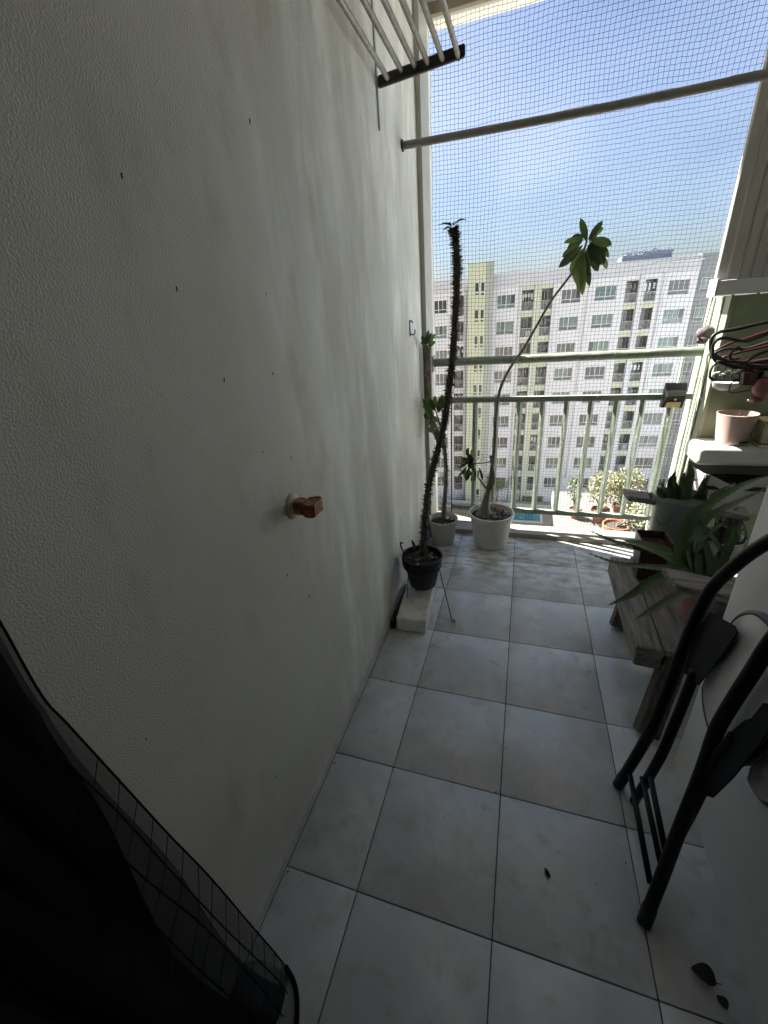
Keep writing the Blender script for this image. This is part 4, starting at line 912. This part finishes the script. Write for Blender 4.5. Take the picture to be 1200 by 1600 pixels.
for (u, v, s_) in [(612, 1065, 4), (775, 1238, 3), (921, 1050, 3), (940, 1060, 2), (694, 1158, 2), (694, 1278, 2), (978, 1348, 2), (932, 1380, 1.5), (987, 1093, 2), (660, 870, 2), (724, 873, 2), (592, 1014, 3), (553, 1104, 3), (450, 1362, 3), (523, 1192, 3), (746, 985, 2)]:
    p = atz(u, v, .0012); s_ *= .0022; a = R.uniform(0, 3)
    mb.add([p+Vector((s_*math.cos(a), s_*math.sin(a), 0)), p+Vector((-s_*.5*math.sin(a), s_*.5*math.cos(a), .001)), p-Vector((s_*math.cos(a), s_*math.sin(a), 0)), p+Vector((s_*.4*math.sin(a), -s_*.4*math.cos(a), .002))], [(0, 1, 2, 3)])
for k in range(260):
    a_ = R.uniform(0, 6.28); q_ = R.gauss(0, .10); c_ = R.choice([(.475, 2.10), (.14, 1.25), (.13, 2.05), (1.05, 1.2)]); xx_, yy = c_[0]+q_*math.cos(a_), c_[1]+q_*math.sin(a_); s_ = R.uniform(.0008, .003)
    if .015 < xx_ < 1.25 and yy < 2.35: mb.add([(xx_, yy, .0012), (xx_+s_, yy+s_*.5, .0025), (xx_+s_*.6, yy+s_, .0012)], [(0, 1, 2)])
for k in range(200):
    yy = R.uniform(1.7, 2.33) if k % 2 else R.uniform(.2, 2.3); xx_ = R.uniform(.05, 1.3) if k % 3 else R.uniform(.02, .3); s_ = R.uniform(.0006, .0018); mb.add([(xx_, yy, .0012), (xx_+s_, yy+s_*.5, .002), (xx_+s_*.6, yy+s_, .0012)], [(0, 1, 2)])
mb.build('floor_grit', M['dirt'], None, kind='stuff', label='specks of grit and crumbs scattered over the floor tiles', cat='grit')

# ================================================================== outside: ledge with potted shrubs
lg = MB().box(1.02, 2.4, 2.78, 4.1, -.44, -.30).build('planter_ledge', M['concrete'], None, bevel=.01, kind='structure', label='concrete ledge outside the net carrying terracotta pots', cat='ledge', loc=(1.2, 3.2, -.4))
def shrub(label, c, pr_, ph, crown_c, crown_r, nleaf, mts, ls, seed):
    rg = random.Random(seed)
    t_ = thing('potted_shrub', label, 'potted plant', c, 'potted shrubs on the outside ledge')
    MB().lathe([(.001, 0), (pr_*.68, 0), (pr_*.7, .005), (pr_*.92, ph*.78), (pr_*1.06, ph*.8), (pr_*1.08, ph), (pr_*.98, ph), (pr_*.92, ph*.85)], c, 28).build('pot', M['terra'], t_, smooth=35)
    MB().lathe([(.001, ph*.88), (pr_*.93, ph*.86)], c, 20).build('soil', M['soil'], t_)
    c3 = Vector(crown_c); mb = MB(); base = Vector((c[0], c[1], c[2]+ph*.86))
    for k in range(9):
        tip = c3+Vector((rg.uniform(-.8, .8)*crown_r[0], rg.uniform(-.8, .8)*crown_r[1], rg.uniform(-.3, .9)*crown_r[2]))
        mb.tube(bez([base, lerp(base, tip, .5)+Vector((rg.uniform(-.02, .02), rg.uniform(-.02, .02), .02)), tip], 4), [.005]*4+[.003]*4+[.0015], 5)
    mb.build('stem', M['trunk'], t_)
    for i, mt in enumerate(mts):
        mb = MB()
        for k in range(nleaf//len(mts)):
            while True:
                q = Vector((rg.uniform(-1, 1), rg.uniform(-1, 1), rg.uniform(-1, 1)))
                if q.length < 1 and mn.noise(q*2.3+Vector((seed, 0, i))) > -.25: break
            p = c3+Vector((q.x*crown_r[0], q.y*crown_r[1], q.z*crown_r[2])); d = Vector((rg.uniform(-1, 1), rg.uniform(-1, 1), rg.uniform(-.6, 1))).normalized()*ls*rg.uniform(.7, 1.3)
            leaf_mesh(mb, p, p+d, ls*.5, (rg.uniform(-1, 1), rg.uniform(-1, 1), 1), .3, .1, 3, 'lance')
        mb.build('foliage', M[mt], t_, kind='stuff')
shrub('small dark leafed shrub in the leftmost terracotta pot outside the railing', (1.19, 3.42, -.30), .055, .10, (1.17, 3.42, .0), (.09, .09, .12), 150, ['shrub3', 'shrub3'], .032, 1)
shrub('yellowish twiggy shrub in a terracotta pot, second from left outside', (1.40, 3.38, -.30), .075, .13, (1.40, 3.40, .02), (.15, .14, .17), 700, ['shrub', 'shrub2'], .026, 2)
shrub('tallest bushy yellow green shrub in a terracotta pot outside the railing', (1.60, 3.45, -.30), .09, .15, (1.60, 3.45, .02), (.15, .15, .19), 1000, ['shrub', 'shrub', 'shrub2'], .027, 3)
shrub('pale leafed low shrub in the wide terracotta pot nearest the net', (1.47, 3.02, -.30), .10, .15, (1.66, 3.05, -.10), (.16, .14, .14), 900, ['shrub2', 'shrub3', 'shrub2'], .028, 4)

# ================================================================== outside ground and pool
GZ = -22.5
MB().add([(-900, -900, GZ-.02), (900, -900, GZ-.02), (900, 1400, GZ-.02), (-900, 1400, GZ-.02)], [(0, 1, 2, 3)]).build('ground', M['ground'], None, kind='structure')
MB().add([(-30, 12, GZ), (40, 12, GZ), (40, 53.4, GZ), (-30, 51.0, GZ)], [(0, 1, 2, 3)]).build('pool_deck', M['paving'], None, kind='structure')
MB().add([(-30, 52.2, GZ+.01), (40, 54.4, GZ+.01), (40, 58, GZ+.01), (-30, 56, GZ+.01)], [(0, 1, 2, 3)]).build('path', M['path'], None, kind='structure')
pl = thing('swimming_pool', 'turquoise swimming pool down in the courtyard', 'pool', (1, 50.5, GZ))
MB().add([(-3, 48.9, GZ+.02), (3.7, 48.9, GZ+.02), (3.7, 52.3, GZ+.02), (-3, 52.1, GZ+.02)], [(0, 1, 2, 3)]).build('water', M['water'], pl)
mb = MB()
for (x0, x1, y0, y1) in ((-3.35, -3, 48.55, 52.55), (3.7, 4.05, 48.55, 52.6), (-3, 3.7, 48.55, 48.9), (-3, 3.7, 52.3, 52.6)): mb.box(x0, x1, y0, y1, GZ+.001, GZ+.10)
mb.build('coping', M['coping'], pl)
MB().box(-30, 40, 53.2, 53.35, GZ, GZ+.45).build('low_wall', M['coping'], None, label='low pale garden wall along the far side of the pool deck', cat='wall', loc=(0, 53.3, GZ))
def leafbox(name, label, cat, x0, x1, y, h, d, mts, n, ls, seed, group=None):
    rg = random.Random(seed); t_ = thing(name, label, cat, ((x0+x1)/2, y, GZ), group)
    MB().box(x0+.15, x1-.15, y-d*.3, y+d*.3, GZ, GZ+h*.75).build('stems', M['hedge'], t_)
    for i, mt in enumerate(mts):
        mb = MB()
        for k in range(n):
            x = rg.uniform(x0, x1); hh = h*(.75+.35*mn.noise(Vector((x*.5, seed, 0)))); p = Vector((x, y+rg.uniform(-d/2, d/2), GZ+rg.uniform(.05, hh))); dd = Vector((rg.uniform(-1, 1), rg.uniform(-1, 1), rg.uniform(0, 1)))*ls
            leaf_mesh(mb, p, p+dd, ls*.6, (rg.uniform(-1, 1), -1, 1), .2, 0, 2, 'lance')
        mb.build('foliage', M[mt], t_, kind='stuff')
leafbox('hedge', 'red tinged low hedge in front of the white building, left stretch', 'hedge', -11, 4.2, 55.6, 1.0, 1.0, ['hedge', 'hedger', 'treeleaf'], 900, .22, 1)
leafbox('hedge', 'red tinged low hedge in front of the white building, right stretch', 'hedge', 5.0, 21, 56.6, 1.0, 1.0, ['hedger', 'hedge', 'treeleaf'], 900, .22, 2)
def tree(label, x, y, h, r, mts, n, seed):
    rg = random.Random(seed); t_ = thing('small_tree', label, 'tree', (x, y, GZ), 'small trees at the foot of the white building')
    mb = MB(); top = Vector((x, y, GZ+h*.55)); mb.tube([(x, y, GZ), (x+.05, y, GZ+h*.3), top], [.12, .09, .06], 8)
    for k in range(7):
        a = rg.uniform(0, 6.28); mb.tube([lerp(Vector((x, y, GZ+h*.3)), top, rg.random()), top+Vector((r*.7*math.cos(a), r*.7*math.sin(a), h*.25*rg.random()))], [.04, .015], 5)
    mb.build('trunk', M['trunk'], t_)
    for i, mt in enumerate(mts):
        mb = MB(); cl = [Vector((rg.uniform(-1, 1), rg.uniform(-1, 1), rg.uniform(-.8, 1))).normalized()*rg.uniform(.3, .85) for _ in range(8)]
        for k in range(n):
            q = rg.choice(cl)+Vector((rg.gauss(0, .24), rg.gauss(0, .24), rg.gauss(0, .2))); p = Vector((x+q.x*r, y+q.y*r, GZ+h*.68+q.z*h*.3)); dd = Vector((rg.uniform(-1, 1), rg.uniform(-1, 1), rg.uniform(-1, 1)))*.22
            leaf_mesh(mb, p, p+dd, .14, (rg.uniform(-1, 1), rg.uniform(-1, 1), 1), .2, 0, 2, 'lance')
        mb.build('crown', M[mt], t_, kind='stuff')
tree('yellow green tree left of the white pot trunk by the hedge', -4.2, 55.3, 4.6, 1.7, ['treeleaf', 'treeleaf2'], 700, 1)
tree('dark small tree furthest left at the foot of the building', -8.6, 55.2, 5.0, 1.7, ['treeleaf', 'hedge'], 600, 2)
tree('light green round tree just right of the leaning trunk', .3, 56.0, 4.4, 1.3, ['treeleaf', 'treeleaf2'], 600, 3)
tree('pale tree standing before the tower of the building', -1.9, 54.6, 3.6, 1.2, ['treeleaf', 'treeleaf'], 450, 4)
lp = thing('lamp_post', 'white courtyard lamp post in front of the hedge', 'lamp post', (6.6, 55.0, GZ))
MB().tube([(6.6, 55, GZ), (6.6, 55, GZ+3.6)], .06, 8).build('pole', M['frame'], lp)
MB().box(6.2, 7.3, 54.9, 55.1, GZ+3.6, GZ+3.68).build('lamp_head', M['frame'], lp)

# ================================================================== the apartment building opposite
TH = -.0825; n_ = Vector((math.sin(TH), math.cos(TH), 0)); D = 55.65+CP[0]*n_.x+CP[1]*n_.y
org = n_*D
ab = thing('apartment_building', 'long white apartment block with lime tower and stacked balconies across the courtyard', 'building', (org.x, org.y, GZ), rz=-TH)
def ZL(z): return z-GZ        # world height -> building frame
rows = [3.32-2.8*k for k in range(9)]
wins = []; bals = []; slits = []
for k, zt in enumerate(rows):
    for nm, s0, s1 in (('w', -6.15, -4.16), ('w', -10.6, -8.6), ('w', 1.63, 3.68), ('w', 8.65, 10.67), ('w', 12.1, 14.25), ('w', 19.30, 21.28)):
        wins.append((s0, s1, ZL(zt-1.43), ZL(zt)))
    for s0, s1 in ((-3.30, -2.16), (4.42, 5.70), (6.52, 7.72), (15.17, 16.36), (17.02, 18.20)):
        if k < 8: bals.append((s0, s1, ZL(zt-1.98), ZL(zt+.27)))
        else: bals.append((s0, s1, ZL(zt-1.98), ZL(zt+.1)))
def holed(s0, s1, z0, z1, ops, y, dep, k=0):
    mb = MB(); S = sorted({s0, s1, *[o[0] for o in ops], *[o[1] for o in ops]}); Zs = sorted({z0, z1, *[o[2] for o in ops], *[o[3] for o in ops]})
    for i in range(len(S)-1):
        run = None
        for j in range(len(Zs)-1):
            cs, cz = (S[i]+S[i+1])/2, (Zs[j]+Zs[j+1])/2
            hole = any(o[0] < cs < o[1] and o[2] < cz < o[3] for o in ops)
            if not hole: mb.add([(S[i], y, Zs[j]), (S[i+1], y, Zs[j]), (S[i+1], y, Zs[j+1]), (S[i], y, Zs[j+1])], [(0, 1, 2, 3)], k)
    for (a, b, c_, d_) in ops:
        mb.add([(a, y, c_), (b, y, c_), (b, y, d_), (a, y, d_), (a, y+dep, c_), (b, y+dep, c_), (b, y+dep, d_), (a, y+dep, d_)], [(0, 4, 5, 1), (1, 5, 6, 2), (2, 6, 7, 3), (3, 7, 4, 0)], k)
    return mb
def inr(o, a, b): return a <= o[0] and o[1] <= b
TOPW = ZL(4.05); TOPP = ZL(5.45)
secs = [(-14, -1.67, M['fac']), (1.15, 4.30, M['fac']), (4.30, 7.84, M['facgreen']), (7.84, 15.05, M['fac']), (15.05, 18.32, M['fac']), (18.32, 21.9, M['fac'])]
for (a, b, m_) in secs:
    local_build(holed(a, b, 0, TOPW, [o for o in wins+bals if inr(o, a, b)], 0, .22), 'wall', m_, ab)
# white fins beside the balcony stack columns
mb = MB()
for x in (4.20, 5.80, 7.74, 16.45, -2.05, -3.52): mb.box(x, x+.14, -.18, -.001, 0, TOPW)
local_build(mb, 'fin', M['fac'], ab)
local_build(MB().box(-14, -1.68, -.10, 8, TOPW+.002, TOPP-.1), 'parapet', M['parapet'], ab)
local_build(MB().box(1.16, 21.9, -.10, 8, TOPW+.002, TOPP), 'parapet', M['parapet'], ab)
local_build(MB().box(21.91, 27, .30, 8, 0, TOPP+.1), 'wall', M['facgrey'], ab)
local_build(MB().box(17.5, 22.1, -.22, -.11, ZL(4.95), ZL(5.05)), 'cornice', M['fac'], ab)
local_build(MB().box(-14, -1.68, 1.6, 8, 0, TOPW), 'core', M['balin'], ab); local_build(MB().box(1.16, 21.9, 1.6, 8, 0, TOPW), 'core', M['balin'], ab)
# tower
tops = []
for k in range(10):
    zt = 4.72-.10-2.75*k*1.0 if k else 4.75
    zt = 4.75-2.8*k
    if ZL(zt)-1.4 < .5: break
    tops.append(zt)
    slits += [(-.86, -.44, ZL(zt-.95), ZL(zt)), (-.22, .20, ZL(zt-.95), ZL(zt)), (-.86, -.44, ZL(zt-1.30), ZL(zt-1.05)), (-.22, .20, ZL(zt-1.30), ZL(zt-1.05))]
sh_ = -.0
local_build(holed(-1.67, -.30+.86*0+.62, 0, ZL(6.60), [o for o in slits], -1.0, .15), 'tower_front', M['facgreen'], ab)
local_build(MB().add([(.32, -1.0, 0), (1.15, -1.0, 0), (1.15, -1.0, ZL(6.60)), (.32, -1.0, ZL(6.60))], [(0, 1, 2, 3)]), 'tower_front', M['facgg'], ab)  # right part of the front greyer: shading put into the colour
mb = MB(); mb.add([(-1.67, -1, 0), (-1.67, 8, 0), (-1.67, 8, ZL(6.6)), (-1.67, -1, ZL(6.6)), (1.15, -1, 0), (1.15, 8, 0), (1.15, 8, ZL(6.6)), (1.15, -1, ZL(6.6))], [(0, 3, 2, 1), (4, 5, 6, 7), (3, 7, 6, 2)])
local_build(mb, 'tower_side', M['facgg'], ab)
local_build(MB().box(-1.72, 1.20, -1.05, 4, ZL(6.602), ZL(6.70)), 'tower_cap', M['facgg'], ab)
tf = MB().box(-1.6, 1.1, -.84, -.82, .5, ZL(6.4)); local_build(tf, 'stair_glass', M['g1'], ab)
# slit window frames
sf = MB()
sf.box(0, .42, 0, .06, .0, .04); sf.box(0, .42, 0, .06, .91, .95); sf.box(0, .04, 0, .06, .04, .91); sf.box(.38, .42, 0, .06, .04, .91)
sf.box(0, .42, 0, .06, -.35, -.31); sf.box(0, .42, 0, .06, -.14, -.10); sf.box(0, .04, 0, .06, -.31, -.14); sf.box(.38, .42, 0, .06, -.31, -.14)
sfo = None
for zt in tops:
    for s0 in (-.86, -.22):
        if sfo is None: sfo = local_build(sf, 'stair_window', M['frame'], ab); o = sfo
        else: o = sfo.copy(); COL.objects.link(o); o.parent = ab
        o.location = (s0, -.97, ZL(zt-.95))
# windows
fmesh = {}
def win_frame(W, H):
    f = MB(); t_ = .05; hb_ = .36
    f.box(0, W, 0, .07, 0, t_); f.box(0, W, 0, .07, H-t_, H); f.box(0, t_, 0, .07, t_, H-t_); f.box(W-t_, W, 0, .07, t_, H-t_); f.box(t_, W-t_, 0, .075, hb_, hb_+.06)
    f.box(W/2-.035, W/2+.035, -.005, .07, hb_+.06, H-t_); f.box(W/2-.03, W/2+.03, -.005, .07, t_, hb_)
    f.box(W/4-.02, W/4+.02, 0, .06, hb_+.06, H-t_); f.box(3*W/4-.02, 3*W/4+.02, 0, .06, hb_+.06, H-t_)
    return f
rg = random.Random(11)
panemesh = {}
def pane(parent, x0, x1, z0, z1, mt):
    key = (round(x1-x0, 2), round(z1-z0, 2), mt)
    if key in panemesh:
        o = bpy.data.objects.new('pane', panemesh[key]); COL.objects.link(o); o.parent = parent
    else:
        o = local_build(MB().box(0, x1-x0, 0, .01, 0, z1-z0), 'pane', M[mt], parent); panemesh[key] = o.data
    o.location = (x0, .03, z0)
for (s0, s1, z0, z1) in wins:
    W, H = round(s1-s0, 2), 1.43
    if W not in fmesh: o = local_build(win_frame(W, H), 'window', M['frame'], ab); fmesh[W] = o.data
    else: o = bpy.data.objects.new('window', fmesh[W]); COL.objects.link(o); o.parent = ab
    o.location = (s0, .12, z0)
    th_ = rg.choice(['g0', 'g0', 'g2', 'g1', 'g2', 'g3'])
    low = th_ if th_ != 'g0' else rg.choice(['g0', 'g2'])
    pane(o, .05, W/2-.035, .05, .36, low); pane(o, W/2+.035, W-.05, .05, .36, low)
    for q in range(4):
        mt = th_ if rg.random() < .75 else rg.choice(['g1', 'g1', 'g2']); a = .05 if q == 0 else W*q/4+.02; b = W*(q+1)/4-.02 if q < 3 else W-.05
        pane(o, a, b, .42, H-.05, mt)
# balconies
bm_ = {}
def balcony(s0, s1, z0, z1, k):
    W, H = round(s1-s0, 2), round(z1-z0, 2); key = (W, H)
    if key not in bm_:
        b_ = MB(); b_.box(0, W, 0, .08, -.01, .10); o = local_build(b_, 'balcony', M['fac'], ab)
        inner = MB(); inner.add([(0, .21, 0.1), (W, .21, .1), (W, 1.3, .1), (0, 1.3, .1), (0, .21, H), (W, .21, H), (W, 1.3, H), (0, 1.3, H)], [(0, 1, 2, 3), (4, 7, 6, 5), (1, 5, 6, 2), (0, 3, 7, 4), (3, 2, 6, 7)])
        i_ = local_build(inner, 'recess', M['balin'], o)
        dr = MB(); dr.box(.12, W*.62, 1.22, 1.28, .1, 2.05); d1 = local_build(dr, 'door', M['g1'], o)
        df = MB(); df.box(.08, .12, 1.2, 1.29, .1, 2.1); df.box(W*.62, W*.62+.05, 1.2, 1.29, .1, 2.1); df.box(.12, W*.62, 1.2, 1.29, 2.05, 2.1); df.box(W*.35, W*.35+.04, 1.2, 1.29, .1, 2.05); d2 = local_build(df, 'door_frame', M['frame'], o)
        rr = MB(); rr.box(0, W, .05, .09, 1.0, 1.05); rr.box(0, W, .05, .09, .12, .16)
        nb = int(W/.11)
        for q in range(nb+1): x = q*(W-.025)/nb; rr.box(x, x+.025, .055, .08, .16, 1.0)
        r_ = local_build(rr, 'railing', M['balrail'], o)
        bm_[key] = [x.data for x in (o, i_, d1, d2, r_)]
    else:
        D_ = bm_[key]; o = bpy.data.objects.new('balcony', D_[0]); COL.objects.link(o); o.parent = ab
        for nm, me in zip(('recess', 'door', 'door_frame', 'railing'), D_[1:]):
            c_ = bpy.data.objects.new(nm, me); COL.objects.link(c_); c_.parent = o
    o.location = (s0, 0, z0)
    r0 = rg.random()
    if r0 < .5:
        la = MB(); x = .1
        while x < W-.2:
            ww = rg.uniform(.12, .3); hh = rg.uniform(.3, .8); la.box(x, min(x+ww, W-.05), .5, .53, H-.35-hh, H-.35); x += ww+rg.uniform(.05, .25)
        local_build(la, 'laundry', M[rg.choice(['frame', 'facblue', 'g3', 'grey', 'g2', 'facgg', 'g0', 'frame'])], o)
    elif r0 < .68:
        la = MB(); la.box(.65 if W > 1 else .4, W-.05, .45, .95, .1, .75); local_build(la, 'air_conditioner', M['frame'], o)
for k, (s0, s1, z0, z1) in enumerate(bals): balcony(s0, s1, z0, z1, k)
# lime spandrels under the right-hand balconies
spm = {}
for s0, s1 in ((15.17, 16.36), (17.02, 18.20)):
    for zt in rows[:-1]:
        if s0 not in spm: o = local_build(MB().box(0, s1-s0, 0, .018, 0, .52), 'spandrel', M['facgreen'], ab); spm[s0] = o.data
        else: o = bpy.data.objects.new('spandrel', spm[s0]); COL.objects.link(o); o.parent = ab
        o.location = (s0, -.02, ZL(zt-1.98-.53))
# right recess windows
for k, zt in enumerate(rows):
    W = .95; H = 1.43
    if ('n', W) not in fmesh:
        f = MB(); f.box(0, W, 0, .07, 0, .05); f.box(0, W, 0, .07, H-.05, H); f.box(0, .05, 0, .07, .05, H-.05); f.box(W-.05, W, 0, .07, .05, H-.05); f.box(.05, W-.05, 0, .07, .36, .42); f.box(W/2-.025, W/2+.025, 0, .07, .42, H-.05)
        o = local_build(f, 'window', M['balrail'], ab); fmesh[('n', W)] = o.data
    else: o = bpy.data.objects.new('window', fmesh[('n', W)]); COL.objects.link(o); o.parent = ab
    o.location = (22.35, .22, ZL(zt-1.43)); g_ = rg.choice(['g1', 'g2', 'g0'])
    pane(o, .05, .90, .05, .36, 'g1'); pane(o, .05, .45, .42, H-.05, g_); pane(o, .50, .90, .42, H-.05, g_)
# drain pipes
mb = MB()
for x in (11.35, 18.75, 7.9): mb.tube([(x, -.07, .2), (x, -.07, TOPW)], .05, 6)
local_build(mb, 'drain_pipe', M['fac'], ab)
# perpendicular wing at the right, facing left
wg = thing('side_wing', 'pale blue white side wing seen edge on beyond the right of the railing', 'building', (25.2, 40, GZ))
def wx(y): return 25.2
ops = []
for zt in rows:
    for y in range(12): ops.append((2.0+y*3.6, 3.6+y*3.6, ZL(zt-1.43), ZL(zt)))
hb2 = holed(0, 44, 0, ZL(5.3), ops, 0, .2)
o = hb2.build('wall', M['facblue'], None); o.parent = wg; o.rotation_euler = (0, 0, -math.pi/2); o.location = (0, 15.2, 0)
mb = MB(); mb.box(.01, 8, -28.8, 15.2, 0, ZL(5.2)); 
cw = MB().box(.21, 8, -28.8, 15.2, 0, ZL(5.2)); local_build(cw, 'core', M['g2'], wg)
wf = MB(); H = 1.43; W = 1.6
wf.box(0, .06, 0, W, 0, .05); wf.box(0, .06, 0, W, H-.05, H); wf.box(0, .06, 0, .05, .05, H-.05); wf.box(0, .06, W-.05, W, .05, H-.05); wf.box(0, .06, W/2-.03, W/2+.03, .05, H-.05); wf.box(0, .06, .05, W-.05, .36, .42)
w0 = None
for (a, b, z0, z1) in ops:
    if w0 is None: w0 = local_build(wf, 'window', M['frame'], wg); o = w0
    else: o = bpy.data.objects.new('window', w0.data); COL.objects.link(o); o.parent = wg
    o.location = (.12, 15.2-b, z0)
# dark rooftop structure
rt = thing('rooftop_garden', 'dark blue grey rooftop structure with ragged plants on the white block', 'rooftop structure', (org.x+17*math.cos(TH), org.y+8, 5.4))
bx, by = org.x+16.9, org.y+3.6
mb = MB(); mb.box(bx-2.2, bx+2.6, by, by+3, 5.30, 6.15); mb.build('block', M['rooft'], rt)
mb = MB(); mb.box(bx-.2, bx+2.7, by-.05, by+.1, 6.16, 6.30); mb.build('beam', M['rooft'], rt)
mb = MB(); rg2 = random.Random(5)
for k in range(500):
    x = rg2.uniform(bx-2.1, bx+2.4); h = .35+.3*mn.noise(Vector((x*1.3, 2, 0))); p = Vector((x, by+rg2.uniform(-.1, 1), 6.12+rg2.uniform(0, max(.05, h)))); leaf_mesh(mb, p, p+Vector((rg2.uniform(-1, 1), rg2.uniform(-1, 1), rg2.uniform(-.3, 1)))*.16, .1, (0, -1, .5), .2, 0, 2, 'lance')
mb.build('foliage', M['rooft'], rt, kind='stuff')
